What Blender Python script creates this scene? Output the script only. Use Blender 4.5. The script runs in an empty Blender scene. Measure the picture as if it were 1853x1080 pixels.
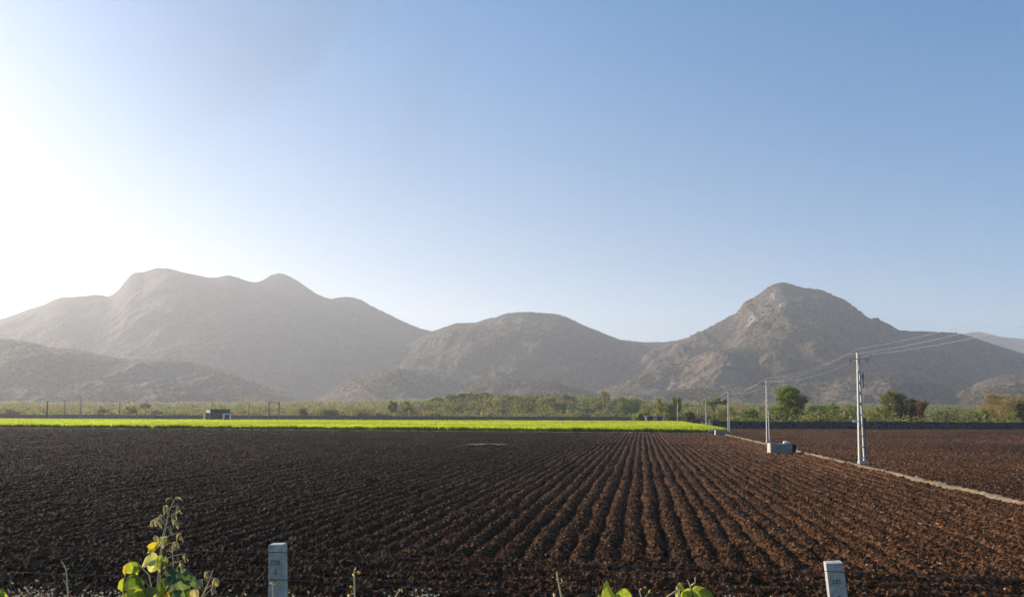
import bpy, math, random
import numpy as np
from mathutils import Vector, Matrix

S = bpy.context.scene
C = S.collection
R = math.radians
PI = math.pi

# ------------------------------------------------------------------ camera
CAMH = 3.1
F_PX = 1338.0
CX = 926.5
PITCH = R(4.5)
ROLL = R(0.22)
CYP = 749.5 - F_PX * math.tan(PITCH)
fwd = Vector((0, math.cos(PITCH), math.sin(PITCH)))
rt0 = Vector((1, 0, 0))
up0 = Vector((0, -math.sin(PITCH), math.cos(PITCH)))
rt = rt0 * math.cos(ROLL) + up0 * math.sin(ROLL)
up = up0 * math.cos(ROLL) - rt0 * math.sin(ROLL)
cam_d = bpy.data.cameras.new('camera')
cam = bpy.data.objects.new('camera', cam_d)
C.objects.link(cam)
cam.matrix_world = Matrix(((rt.x, up.x, -fwd.x, 0), (rt.y, up.y, -fwd.y, 0), (rt.z, up.z, -fwd.z, CAMH), (0, 0, 0, 1)))
cam_d.sensor_width = 36
cam_d.lens = F_PX * 36 / 1853
cam_d.shift_y = (CYP - 540) / 1853
cam_d.clip_start = 0.1
cam_d.clip_end = 20000
S.camera = cam

# ------------------------------------------------------------------ sky, sun, exposure
SUN_AZ = R(55)      # to the left of the view axis
SUN_EL = R(19)
w = bpy.data.worlds.new('World')
S.world = w
w.use_nodes = True
nt = w.node_tree
bg = nt.nodes['Background']
sky = nt.nodes.new('ShaderNodeTexSky')
sky.sky_type = 'NISHITA'
sky.sun_disc = False
sky.sun_elevation = SUN_EL
sky.sun_rotation = -SUN_AZ
sky.altitude = 100
sky.air_density = 0.85
sky.dust_density = 0.8
sky.ozone_density = 5.0
# thin dusty layer low in the sky and a faint drift of smoke, by direction
def _n(t, **k):
    q = nt.nodes.new(t)
    for a, b_ in k.items(): setattr(q, a, b_)
    return q
gam = _n('ShaderNodeGamma'); gam.inputs[1].default_value = 0.70
nt.links.new(sky.outputs[0], gam.inputs[0])
hsv = _n('ShaderNodeHueSaturation'); hsv.inputs['Saturation'].default_value = 1.52; hsv.inputs['Hue'].default_value = 0.497
nt.links.new(gam.outputs[0], hsv.inputs['Color'])
bw = _n('ShaderNodeRGBToBW'); nt.links.new(gam.outputs[0], bw.inputs[0])
dust = _n('ShaderNodeMix', data_type='RGBA', blend_type='MULTIPLY'); dust.inputs['Factor'].default_value = 1
nt.links.new(bw.outputs[0], dust.inputs['A']); dust.inputs['B'].default_value = (1.0, 0.985, 0.85, 1)
tc = _n('ShaderNodeTexCoord'); sx = _n('ShaderNodeSeparateXYZ')
nt.links.new(tc.outputs['Generated'], sx.inputs[0])
mr = _n('ShaderNodeMapRange')
for i_, v_ in enumerate((0.0, 0.6, 0.75, 0.0)): mr.inputs[i_ + 1].default_value = v_
nt.links.new(sx.outputs['Z'], mr.inputs[0])
dt = _n('ShaderNodeVectorMath', operation='DOT_PRODUCT'); dt.inputs[1].default_value = (-math.sin(SUN_AZ), math.cos(SUN_AZ), 0)
nt.links.new(tc.outputs['Generated'], dt.inputs[0])
md_ = _n('ShaderNodeMapRange')
for i_, v_ in enumerate((0.0, 0.9, 0.3, 1.0)): md_.inputs[i_ + 1].default_value = v_
nt.links.new(dt.outputs['Value'], md_.inputs[0])
mm_ = _n('ShaderNodeMath', operation='MULTIPLY'); nt.links.new(mr.outputs[0], mm_.inputs[0]); nt.links.new(md_.outputs[0], mm_.inputs[1])
mxd = _n('ShaderNodeMix', data_type='RGBA')
nt.links.new(mm_.outputs[0], mxd.inputs['Factor']); nt.links.new(hsv.outputs[0], mxd.inputs['A']); nt.links.new(dust.outputs['Result'], mxd.inputs['B'])
mp = _n('ShaderNodeMapping'); mp.inputs['Scale'].default_value = (1.0, 1.0, 0.55); mp.inputs['Rotation'].default_value = (0.2, 0.5, 0)
nt.links.new(tc.outputs['Generated'], mp.inputs[0])
ns = _n('ShaderNodeTexNoise'); ns.inputs['Scale'].default_value = 4.5; ns.inputs['Detail'].default_value = 5; ns.inputs['Roughness'].default_value = .55; ns.inputs['Distortion'].default_value = .4
nt.links.new(mp.outputs[0], ns.inputs['Vector'])
# smoke gathers around one direction up left of the view axis
vd = _n('ShaderNodeVectorMath', operation='DISTANCE'); vd.inputs[1].default_value = (-0.25, 0.855, 0.455)
nt.links.new(tc.outputs['Generated'], vd.inputs[0])
m1 = _n('ShaderNodeMapRange', interpolation_type='SMOOTHSTEP')
for i_, v_ in enumerate((0.0, 0.27, 1.0, 0.06)): m1.inputs[i_ + 1].default_value = v_
nt.links.new(vd.outputs['Value'], m1.inputs[0])
m2 = _n('ShaderNodeMapRange', interpolation_type='SMOOTHSTEP')
for i_, v_ in enumerate((0.30, 0.66, 0.0, 0.62)): m2.inputs[i_ + 1].default_value = v_
nt.links.new(ns.outputs['Fac'], m2.inputs[0])
m3 = _n('ShaderNodeMath', operation='MULTIPLY'); nt.links.new(m1.outputs[0], m3.inputs[0]); nt.links.new(m2.outputs[0], m3.inputs[1])
smk = _n('ShaderNodeMix', data_type='RGBA', blend_type='MULTIPLY')
nt.links.new(m3.outputs[0], smk.inputs['Factor']); nt.links.new(mxd.outputs['Result'], smk.inputs['A']); smk.inputs['B'].default_value = (0.66, 0.64, 0.58, 1)
nt.links.new(smk.outputs['Result'], bg.inputs[0])
bg.inputs[1].default_value = 0.148
sl = bpy.data.lights.new('sun', 'SUN')
sl.energy = 5.0
sl.angle = R(0.5)
sl.color = (1.0, 0.87, 0.70)
sun = bpy.data.objects.new('sun', sl)
C.objects.link(sun)
sdir = Vector((-math.sin(SUN_AZ) * math.cos(SUN_EL), math.cos(SUN_AZ) * math.cos(SUN_EL), math.sin(SUN_EL)))
sun.rotation_euler = sdir.to_track_quat('Z', 'Y').to_euler()
S.view_settings.view_transform = 'Standard'
S.view_settings.look = 'None'
S.view_settings.exposure = 0.88
S.view_settings.gamma = 1
S.view_settings.use_curve_mapping = False
S.render.engine = 'CYCLES'
cy = S.cycles
cy.max_bounces = 5
cy.diffuse_bounces = 3
cy.glossy_bounces = 2
cy.transmission_bounces = 3
cy.volume_bounces = 1
cy.transparent_max_bounces = 4
cy.use_denoising = True
cy.use_adaptive_sampling = True
cy.adaptive_threshold = 0.02

# ------------------------------------------------------------------ numeric helpers
def ray(u, v):
    return fwd + rt * ((u - CX) / F_PX) + up * ((CYP - v) / F_PX)

def at(u, v, Y):
    d = ray(u, v)
    k = Y / d.y
    return Vector((d.x * k, Y, CAMH + d.z * k))

def h2(ix, iy, seed):
    n = (ix.astype(np.int64) * 374761393 + iy.astype(np.int64) * 668265263 + seed * 1274126177) & 0xFFFFFFFF
    n = ((n ^ (n >> 13)) * 1274126177) & 0xFFFFFFFF
    n = ((n ^ (n >> 16)) * 2246822519) & 0xFFFFFFFF
    n = n ^ (n >> 15)
    return (n & 0xFFFFFF).astype(np.float64) / float(0xFFFFFF)

def vn(x, y, seed=0):
    x = np.asarray(x, float); y = np.asarray(y, float)
    ix = np.floor(x); iy = np.floor(y)
    fx = x - ix; fy = y - iy
    fx = fx * fx * fx * (fx * (fx * 6 - 15) + 10); fy = fy * fy * fy * (fy * (fy * 6 - 15) + 10)
    a = h2(ix, iy, seed); b = h2(ix + 1, iy, seed); c = h2(ix, iy + 1, seed); d = h2(ix + 1, iy + 1, seed)
    return ((a + (b - a) * fx) * (1 - fy) + (c + (d - c) * fx) * fy) * 2 - 1

def fbm(x, y, seed=0, oct=4, gain=0.5):
    s = 0; a = 1; t = 0
    for i in range(oct):
        s = s + a * vn(x * 2.03 ** i + 17.3 * i, y * 2.03 ** i - 9.1 * i, seed + i)
        t += a; a *= gain
    return s / t

def ridged(x, y, seed=0, oct=4):
    s = 0; a = 1; t = 0
    for i in range(oct):
        s = s + a * (1 - np.abs(vn(x * 2.07 ** i + 5.3 * i, y * 2.07 ** i + 3.1 * i, seed + i)) * 1.6)
        t += a; a *= 0.5
    return s / t

def worley(x, y, seed=0):
    ix = np.floor(x); iy = np.floor(y)
    best = np.full(x.shape, 9.0)
    rid = np.zeros(x.shape)
    for dx in (-1, 0, 1):
        for dy in (-1, 0, 1):
            cx_, cy_ = ix + dx, iy + dy
            px = cx_ + h2(cx_, cy_, seed); py = cy_ + h2(cx_, cy_, seed + 7)
            d = (x - px) ** 2 + (y - py) ** 2
            m = d < best
            best = np.where(m, d, best)
            rid = np.where(m, h2(cx_, cy_, seed + 13), rid)
    return np.sqrt(best), rid

def sstep(a, b, x):
    t = np.clip((x - a) / (b - a), 0, 1)
    return t * t * (3 - 2 * t)

# ------------------------------------------------------------------ object helpers
def tag(o, label=None, cat=None, group=None, kind=None):
    if label: o['label'] = label
    if cat: o['category'] = cat
    if group: o['group'] = group
    if kind: o['kind'] = kind
    return o

def link(name, me, mat, parent=None, loc=None):
    if mat is not None and len(me.materials) == 0:
        me.materials.append(mat)
    o = bpy.data.objects.new(name, me)
    C.objects.link(o)
    if parent is not None: o.parent = parent
    if loc is not None: o.location = loc
    return o

def empty(name, loc, rz=0, label=None, cat=None, group=None):
    o = bpy.data.objects.new(name, None)
    C.objects.link(o)
    o.empty_display_size = 0.3
    o.location = loc
    o.rotation_euler = (0, 0, rz)
    return tag(o, label, cat, group)

def np_mesh(name, V, Fc, smooth=False, tint=None):
    V = np.asarray(V, np.float32).reshape(-1, 3)
    Fc = np.asarray(Fc, np.int32)
    n, k = Fc.shape
    me = bpy.data.meshes.new(name)
    me.vertices.add(len(V)); me.vertices.foreach_set('co', V.ravel())
    me.loops.add(n * k); me.loops.foreach_set('vertex_index', Fc.ravel())
    me.polygons.add(n)
    me.polygons.foreach_set('loop_start', np.arange(0, n * k, k, dtype=np.int32))
    me.polygons.foreach_set('use_smooth', np.full(n, smooth, dtype=bool))
    if tint is not None:
        t = np.asarray(tint, np.float32)
        if t.ndim == 1: t = np.tile(t, (len(V), 1))
        col = np.ones((len(V), 4), np.float32); col[:, :3] = t[:, :3]
        at_ = me.color_attributes.new('tint', 'FLOAT_COLOR', 'POINT')
        at_.data.foreach_set('color', col.ravel())
    me.update(calc_edges=True)
    return me

def grid_faces(nr, nc):
    i = np.arange(nr - 1)[:, None] * nc + np.arange(nc - 1)[None, :]
    return np.stack([i, i + 1, i + nc + 1, i + nc], -1).reshape(-1, 4)

class MB:
    """collects simple solids into one mesh"""
    def __init__(s): s.v = []; s.f = []
    def box(s, c, d, rz=0, taper=1.0, M=None):
        x, y, z = d[0] / 2, d[1] / 2, d[2] / 2
        b = len(s.v)
        co, si = math.cos(rz), math.sin(rz)
        for k, (sx, sy, sz) in enumerate([(-1,-1,-1),(1,-1,-1),(1,1,-1),(-1,1,-1),(-1,-1,1),(1,-1,1),(1,1,1),(-1,1,1)]):
            t = taper if sz > 0 else 1
            px, py, pz = sx * x * t, sy * y * t, sz * z
            p = Vector((c[0] + px * co - py * si, c[1] + px * si + py * co, c[2] + pz))
            s.v.append(M @ p if M else p)
        for q in ((3,2,1,0),(4,5,6,7),(0,1,5,4),(1,2,6,5),(2,3,7,6),(3,0,4,7)):
            s.f.append([b + i for i in q])
        return s
    def tube(s, pts, rs, n=8, cap=True):
        pts = [Vector(p) for p in pts]
        if not hasattr(rs, '__len__'): rs = [rs] * len(pts)
        b = len(s.v)
        for i, p in enumerate(pts):
            t = (pts[min(i + 1, len(pts) - 1)] - pts[max(i - 1, 0)])
            if t.length < 1e-9: t = Vector((0, 0, 1))
            t.normalize()
            a = Vector((1, 0, 0)) if abs(t.x) < 0.8 else Vector((0, 1, 0))
            n1 = t.cross(a).normalized(); n2 = t.cross(n1)
            for k in range(n):
                an = 2 * PI * k / n
                s.v.append(p + (n1 * math.cos(an) + n2 * math.sin(an)) * rs[i])
        for i in range(len(pts) - 1):
            for k in range(n):
                k2 = (k + 1) % n
                s.f.append([b + i * n + k, b + i * n + k2, b + (i + 1) * n + k2, b + (i + 1) * n + k])
        if cap:
            s.f.append([b + k for k in range(n)][::-1])
            s.f.append([b + (len(pts) - 1) * n + k for k in range(n)])
        return s
    def poly(s, pts):
        b = len(s.v); s.v += [Vector(p) for p in pts]; s.f.append(list(range(b, b + len(pts)))); return s
    def blob(s, c, r, rng, rough=0.2, n=7):
        b = len(s.v)
        ph = rng.random() * 9
        for i in range(1, n):
            th = PI * i / n
            for k in range(2 * n):
                a = PI * k / n
                q = 1 + rough * math.sin(3 * a + ph + 2.2 * i) * math.sin(th) + rough * (rng.random() - .5)
                s.v.append(Vector((c[0] + r[0] * q * math.sin(th) * math.cos(a), c[1] + r[1] * q * math.sin(th) * math.sin(a), c[2] + r[2] * q * math.cos(th))))
        m = 2 * n
        for i in range(n - 2):
            for k in range(m):
                s.f.append([b + i * m + k, b + (i + 1) * m + k, b + (i + 1) * m + (k + 1) % m, b + i * m + (k + 1) % m])
        s.f.append([b + k for k in range(m)])
        s.f.append([b + (n - 2) * m + k for k in range(m)][::-1])
        return s
    def build(s, name, mat, parent=None, loc=None, smooth=False, bevel=0):
        me = bpy.data.meshes.new(name)
        me.from_pydata([tuple(p) for p in s.v], [], s.f)
        if smooth: me.polygons.foreach_set('use_smooth', [True] * len(me.polygons))
        me.update()
        o = link(name, me, mat, parent, loc)
        if bevel:
            m = o.modifiers.new('bevel', 'BEVEL'); m.width = bevel; m.segments = 2; m.limit_method = 'ANGLE'
        return o

# ------------------------------------------------------------------ materials
def new_mat(name):
    m = bpy.data.materials.new(name)
    m.use_nodes = True
    n = m.node_tree
    b = n.nodes['Principled BSDF']
    return m, n, b

def geo_pos(n):
    g = n.nodes.new('ShaderNodeNewGeometry')
    return g.outputs['Position']

def noise(n, vec, scale, detail=4, rough=0.55, vscale=None):
    t = n.nodes.new('ShaderNodeTexNoise')
    t.inputs['Scale'].default_value = scale
    t.inputs['Detail'].default_value = detail
    t.inputs['Roughness'].default_value = rough
    if vscale:
        mp = n.nodes.new('ShaderNodeMapping'); mp.inputs['Scale'].default_value = vscale
        n.links.new(vec, mp.inputs[0]); vec = mp.outputs[0]
    n.links.new(vec, t.inputs['Vector'])
    return t.outputs['Fac']

def ramp(n, fac, stops):
    r = n.nodes.new('ShaderNodeValToRGB')
    e = r.color_ramp.elements
    e[0].position, e[0].color = stops[0][0], (*stops[0][1], 1)
    e[1].position, e[1].color = stops[-1][0], (*stops[-1][1], 1)
    for p, c in stops[1:-1]:
        q = e.new(p); q.color = (*c, 1)
    n.links.new(fac, r.inputs[0])
    return r.outputs[0]

def mixc(n, fac, a, b, mode='MIX'):
    m = n.nodes.new('ShaderNodeMix'); m.data_type = 'RGBA'; m.blend_type = mode
    for s_, v in ((m.inputs['Factor'], fac), (m.inputs['A'], a), (m.inputs['B'], b)):
        if isinstance(v, (int, float)): s_.default_value = v
        elif isinstance(v, tuple): s_.default_value = (*v, 1) if len(v) == 3 else v
        else: n.links.new(v, s_)
    return m.outputs['Result']

def bump(n, h, strength, dist):
    b = n.nodes.new('ShaderNodeBump')
    b.inputs['Strength'].default_value = strength
    b.inputs['Distance'].default_value = dist
    n.links.new(h, b.inputs['Height'])
    return b.outputs[0]

def simple_mat(name, c1, c2, scale=6, rough=0.8, bs=0.3, bd=0.01, metal=0, coord='obj', spec=0.3):
    m, n, b = new_mat(name)
    if coord == 'obj':
        tc = n.nodes.new('ShaderNodeTexCoord'); v = tc.outputs['Object']
    else: v = geo_pos(n)
    f = noise(n, v, scale, 6, 0.65)
    n.links.new(ramp(n, f, [(0.3, c1), (0.7, c2)]), b.inputs['Base Color'])
    f2 = noise(n, v, scale * 5, 4, 0.6)
    n.links.new(bump(n, f2, bs, bd), b.inputs['Normal'])
    b.inputs['Roughness'].default_value = rough
    b.inputs['Metallic'].default_value = metal
    b.inputs['Specular IOR Level'].default_value = spec
    return m

def foliage_mat(name, trans=0.48, var=0.35, vscale=0.9, rough=0.6):
    m, n, b = new_mat(name)
    a = n.nodes.new('ShaderNodeAttribute'); a.attribute_name = 'tint'
    f = noise(n, geo_pos(n), vscale, 3, 0.6)
    k = ramp(n, f, [(0.25, (1 - var, 1 - var, 1 - var)), (0.75, (1 + var, 1 + var * 0.9, 1 + var * 0.5))])
    col = mixc(n, 1.0, a.outputs['Color'], k, 'MULTIPLY')
    n.links.new(col, b.inputs['Base Color'])
    b.inputs['Roughness'].default_value = rough
    b.inputs['Specular IOR Level'].default_value = 0.25
    tr = n.nodes.new('ShaderNodeBsdfTranslucent')
    n.links.new(mixc(n, 1.0, col, (1.5, 1.6, 0.7), 'MULTIPLY'), tr.inputs['Color'])
    mx = n.nodes.new('ShaderNodeMixShader'); mx.inputs[0].default_value = trans
    n.links.new(b.outputs[0], mx.inputs[1]); n.links.new(tr.outputs[0], mx.inputs[2])
    n.links.new(mx.outputs[0], n.nodes['Material Output'].inputs['Surface'])
    return m

M = {}
M['leaf'] = foliage_mat('foliage')
M['crop'] = foliage_mat('crop_leaf', trans=0.55, var=0.25, vscale=0.35)
M['bigleaf'] = foliage_mat('broad_leaf', trans=0.5, var=0.25, vscale=45, rough=0.5)
M['dryleaf'] = foliage_mat('withered_leaf', trans=0.25, var=0.2, vscale=45, rough=0.8)
M['bark'] = simple_mat('bark', (0.09, 0.07, 0.05), (0.2, 0.16, 0.12), 8)
M['straw'] = simple_mat('pale_straw', (0.3, 0.24, 0.17), (0.62, 0.54, 0.42), 3, 0.8, 0.1, 0.001, coord='pos')
M['stem'] = simple_mat('dry_stem', (0.60, 0.45, 0.24), (0.82, 0.66, 0.38), 30, 0.7, 0.3, 0.001)
M['twig'] = simple_mat('dry_twig', (0.2, 0.13, 0.07), (0.38, 0.28, 0.17), 30, 0.8, 0.3, 0.001)
M['concrete'] = simple_mat('cast_concrete', (0.25, 0.24, 0.22), (0.56, 0.54, 0.50), 9, 0.9, 0.8, 0.004)
M['polecon'] = simple_mat('pole_concrete', (0.42, 0.41, 0.38), (0.6, 0.58, 0.54), 3, 0.7, 0.3, 0.004)
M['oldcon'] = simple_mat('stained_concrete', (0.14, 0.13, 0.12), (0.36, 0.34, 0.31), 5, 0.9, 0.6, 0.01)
M['steel'] = simple_mat('weathered_steel', (0.07, 0.07, 0.075), (0.14, 0.135, 0.13), 10, 0.7, 0.2, 0.001, metal=0.1)
M['rustwire'] = simple_mat('weathered_wire', (0.05, 0.035, 0.03), (0.13, 0.10, 0.085), 40, 0.8, 0.2, 0.0005, metal=0)
M['cable'] = simple_mat('aluminium_cable', (0.42, 0.41, 0.40), (0.55, 0.54, 0.52), 4, 0.45, 0.1, 0.001, metal=0.3)
M['armsteel'] = simple_mat('galvanised_arm', (0.2, 0.19, 0.18), (0.34, 0.33, 0.31), 10, 0.6, 0.2, 0.001)
M['porcelain'] = simple_mat('brown_porcelain', (0.05, 0.03, 0.025), (0.09, 0.05, 0.04), 20, 0.3, 0.05, 0.001)
M['plaster'] = simple_mat('pale_plaster', (0.42, 0.38, 0.3), (0.62, 0.56, 0.46), 1.5, 0.9, 0.4, 0.01)
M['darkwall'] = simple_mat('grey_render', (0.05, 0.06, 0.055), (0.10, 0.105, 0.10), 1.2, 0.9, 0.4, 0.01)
M['roof'] = simple_mat('roof_slab', (0.06, 0.055, 0.06), (0.13, 0.12, 0.12), 2, 0.9, 0.4, 0.01)
M['white'] = simple_mat('white_paint', (0.78, 0.78, 0.76), (0.88, 0.87, 0.84), 2, 0.6, 0.2, 0.003)
M['dark'] = simple_mat('dark_opening', (0.012, 0.012, 0.014), (0.03, 0.03, 0.03), 3, 0.8, 0.1, 0.002)
M['paleroof'] = simple_mat('weathered_sheet_roof', (0.32, 0.31, 0.3), (0.5, 0.48, 0.46), 0.8, 0.7, 0.3, 0.01)
M['sack'] = simple_mat('white_sack', (0.6, 0.56, 0.48), (0.78, 0.75, 0.68), 6, 0.8, 0.6, 0.02)
M['bluecloth'] = simple_mat('faded_blue_cloth', (0.1, 0.11, 0.2), (0.22, 0.24, 0.36), 5, 0.9, 0.5, 0.02)
M['rubber'] = simple_mat('black_pipe', (0.012, 0.012, 0.014), (0.03, 0.03, 0.03), 8, 0.6, 0.2, 0.003)
M['marking'] = simple_mat('grey_stencil_paint', (0.07, 0.07, 0.075), (0.2, 0.2, 0.2), 40, 0.9, 0.2, 0.001)
M['seed'] = simple_mat('pale_seed_head', (0.5, 0.42, 0.3), (0.85, 0.78, 0.62), 50, 0.9, 0.3, 0.001)

def soil_mat():
    m, n, b = new_mat('ploughed_soil')
    p = geo_pos(n)
    f1 = noise(n, p, 0.05, 3, 0.5)
    f2 = noise(n, p, 7.0, 6, 0.75)
    f3 = noise(n, p, 24.0, 4, 0.75)
    c = ramp(n, f2, [(0.32, (0.012, 0.006, 0.0035)), (0.54, (0.068, 0.034, 0.0175)), (0.74, (0.25, 0.148, 0.085))])
    c = mixc(n, 1.0, c, ramp(n, f1, [(0.35, (0.75, 0.76, 0.78)), (0.65, (1.25, 1.2, 1.15))]), 'MULTIPLY')
    c = mixc(n, 1.0, c, ramp(n, f3, [(0.28, (0.3, 0.3, 0.3)), (0.70, (2.0, 1.95, 1.85))]), 'MULTIPLY')
    # soil turns lighter towards the sandy bund and beyond it
    d = n.nodes.new('ShaderNodeVectorMath'); d.operation = 'DOT_PRODUCT'
    n.links.new(p, d.inputs[0]); d.inputs[1].default_value = (0.985, -0.172, 0)
    jn = n.nodes.new('ShaderNodeMath'); jn.operation = 'MULTIPLY_ADD'
    n.links.new(noise(n, p, 0.25, 5, 0.6), jn.inputs[0]); jn.inputs[1].default_value = 9.0; n.links.new(d.outputs['Value'], jn.inputs[2])
    dr = n.nodes.new('ShaderNodeMapRange')
    for i_, v_ in enumerate((-2.0, 19.0, 0.0, 1.0)): dr.inputs[i_ + 1].default_value = v_
    n.links.new(jn.outputs[0], dr.inputs[0])
    c = mixc(n, dr.outputs[0], c, mixc(n, 1.0, c, (1.55, 1.42, 1.3), 'MULTIPLY'))
    n.links.new(c, b.inputs['Base Color'])
    b.inputs['Roughness'].default_value = 0.95
    b.inputs['Specular IOR Level'].default_value = 0.1
    n.links.new(bump(n, f3, 0.8, 0.02), b.inputs['Normal'])
    return m
M['soil'] = soil_mat()
M['bund'] = simple_mat('sandy_bank', (0.11, 0.078, 0.050), (0.31, 0.235, 0.155), 4, 0.95, 0.8, 0.03, coord='pos', spec=0.1)
M['fallow'] = simple_mat('dry_ground', (0.075, 0.065, 0.035), (0.15, 0.125, 0.07), 0.12, 0.95, 0.6, 0.1, coord='pos', spec=0.1)

def wall_mat():
    m, n, b = new_mat('dry_stone')
    tc = geo_pos(n)
    v = n.nodes.new('ShaderNodeTexVoronoi'); v.inputs['Scale'].default_value = 2.6
    n.links.new(tc, v.inputs['Vector'])
    c = ramp(n, v.outputs['Distance'], [(0.0, (0.10, 0.10, 0.11)), (0.55, (0.055, 0.055, 0.06)), (0.8, (0.012, 0.012, 0.014))])
    c = mixc(n, 0.35, c, v.outputs['Color'], 'SOFT_LIGHT')
    n.links.new(c, b.inputs['Base Color'])
    b.inputs['Roughness'].default_value = 0.95
    b.inputs['Specular IOR Level'].default_value = 0.1
    n.links.new(bump(n, v.outputs['Distance'], -0.9, 0.2), b.inputs['Normal'])
    return m
M['wall'] = wall_mat()

def hill_mat(name, dry, scrub, rock, green=0.35):
    m, n, b = new_mat(name)
    p = geo_pos(n)
    big = noise(n, p, 0.006, 5, 0.6)
    mid = noise(n, p, 0.03, 5, 0.65)
    v = n.nodes.new('ShaderNodeTexVoronoi'); v.inputs['Scale'].default_value = 0.13
    n.links.new(p, v.inputs['Vector'])
    fine = noise(n, p, 0.16, 4, 0.75)
    c = ramp(n, mid, [(0.3, scrub), (0.7, dry)])
    c = mixc(n, ramp(n, big, [(0.45, (0, 0, 0)), (0.65, (green, green, green))]), c, (0.06, 0.07, 0.035))
    c = mixc(n, 1.0, c, ramp(n, v.outputs['Distance'], [(0.1, (0.7, 0.72, 0.68)), (0.65, (1.2, 1.17, 1.15))]), 'MULTIPLY')
    c = mixc(n, 1.0, c, ramp(n, fine, [(0.3, (0.7, 0.7, 0.7)), (0.7, (1.32, 1.32, 1.32))]), 'MULTIPLY')
    # bare rock where the slope is steep
    a = n.nodes.new('ShaderNodeAttribute'); a.attribute_name = 'tint'
    rm = n.nodes.new('ShaderNodeMath'); rm.operation = 'MULTIPLY'
    rn = noise(n, p, 0.035, 6, 0.7, (1.3, 1.3, 0.25))
    rr = ramp(n, rn, [(0.46, (0, 0, 0)), (0.60, (1, 1, 1))])
    n.links.new(a.outputs['Fac'], rm.inputs[0]); n.links.new(rr, rm.inputs[1])
    c = mixc(n, rm.outputs[0], c, rock)
    n.links.new(c, b.inputs['Base Color'])
    b.inputs['Roughness'].default_value = 0.95
    b.inputs['Specular IOR Level'].default_value = 0.05
    hh = n.nodes.new('ShaderNodeMath'); hh.operation = 'ADD'
    n.links.new(fine, hh.inputs[0]); n.links.new(v.outputs['Distance'], hh.inputs[1])
    n.links.new(bump(n, hh.outputs[0], 0.45, 5.0), b.inputs['Normal'])
    return m
M['hill'] = hill_mat('scrub_hillside', (0.125, 0.090, 0.070), (0.066, 0.055, 0.045), (0.30, 0.245, 0.20))
M['hill_lit'] = hill_mat('scrub_foothill_lit', (0.165, 0.122, 0.095), (0.085, 0.071, 0.056), (0.34, 0.29, 0.23), 0.25)  # paler, browner copy of the hillside: sunlight on the foothills put into the colour

# ------------------------------------------------------------------ ground sheet and terrain
BD = Vector((0.172, 0.985, 0)).normalized()         # direction of the furrows and of the bund
BP = Vector((BD.y, -BD.x, 0))
BUND0 = Vector((24.1, 62.8, 0))                     # a point on the bund

def bank_z(y):
    return 1.5 * (1 - sstep(2.5, 10.5, y))

def grd(name, x0, x1, y0, y1, z, mat, nx=2, ny=2):
    xs = np.linspace(x0, x1, nx); ys = np.linspace(y0, y1, ny)
    X, Y = np.meshgrid(xs, ys)
    V = np.stack([X, Y, np.full_like(X, z)], -1)
    o = link(name, np_mesh(name, V, grid_faces(ny, nx)), mat)
    return tag(o, kind='structure')

o = grd('ground', -4600, 4600, -700, 4700, -1.2, M['fallow'])
tag(o, 'dry brown open ground reaching to the hills')

def terr_z(a, Y):
    x = a * Y
    z = 22 * (.62 + .38 * np.exp(-((a - .02) / .22) ** 2)) * np.clip((Y - 440) / 600, 0, 2) ** 1.1 + 1.5 * sstep(.1, .3, a) * sstep(260, 420, Y)
    # low scrub-covered knoll left of the middle
    z = z + 9.5 * np.exp(-((a + 0.045) / 0.13) ** 2 - ((Y - 540) / 60) ** 2)
    z = z + 7.0 * np.exp(-((a - 0.13) / 0.12) ** 2 - ((Y - 560) / 70) ** 2)
    z = z + 1.3 * fbm(x / 60, Y / 60, 3, 3) * sstep(430, 520, Y) - 0.06
    return z

def terrain():
    a = np.linspace(-1.25, 1.25, 420)
    Y = 176 * (1500 / 176) ** np.linspace(0, 1, 200)
    A, YY = np.meshgrid(a, Y)
    V = np.stack([A * YY, YY, terr_z(A, YY)], -1)
    o = link('plain', np_mesh('plain', V, grid_faces(200, 420), True), M['fallow'])
    tag(o, 'dry plain rising gently to the foot of the hills', kind='structure')
terrain()

# ------------------------------------------------------------------ ploughed field
def field_h(x, y):
    s = x * BP.x + y * BP.y
    t = x * BD.x + y * BD.y
    sb = BUND0.x * BP.x + BUND0.y * BP.y
    right = sstep(sb - 0.2, sb + 0.2, s)
    # furrows running away from the road
    ww = s + 0.07 * vn(t * 0.35, s * 1.2, 21) + 0.05 * vn(t * 1.4, s * 2, 22)
    sp = 0.54
    k = np.floor(ww / sp); fr = ww / sp - k
    amp = 0.13 + 0.09 * h2(k, k * 0, 5)
    prof = np.abs(np.sin(PI * fr)) ** 0.8 - 0.5
    br = vn(t * 0.5, k * 3.7, 31) * 0.25 + 1
    main = amp * prof * br
    # headland: furrows running along the fence
    t2 = t + 0.07 * vn(s * 0.4, t, 41)
    k2 = np.floor(t2 / 0.75); f2 = t2 / 0.75 - k2
    head = 0.24 * (np.abs(np.sin(PI * f2)) ** 0.8 - 0.5)
    edge = 15.9 + 0.5 * vn(s * 0.7, s * 0, 51)
    hm = 1 - sstep(edge - 0.25, edge + 0.25, t)
    h = head * hm + main * (1 - hm)
    h = h * (1 - right) + right * 0.4 * main
    # clods
    c1, r1 = worley(x * 4.6, y * 4.6, 61)
    c2, r2 = worley(x * 10.0, y * 10.0, 71)
    rough = 1.0 + 0.35 * right
    h = h + rough * (0.045 * np.clip(0.62 - c1, 0, 1) * (0.3 + 1.5 * r1) + 0.05 * np.clip(0.6 - c2, 0, 1) * (0.2 + 1.4 * r2))
    h = h + 0.03 * vn(x * 16, y * 16, 81) + 0.05 * fbm(x * 0.9, y * 0.9, 91, 3)
    return h

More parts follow.
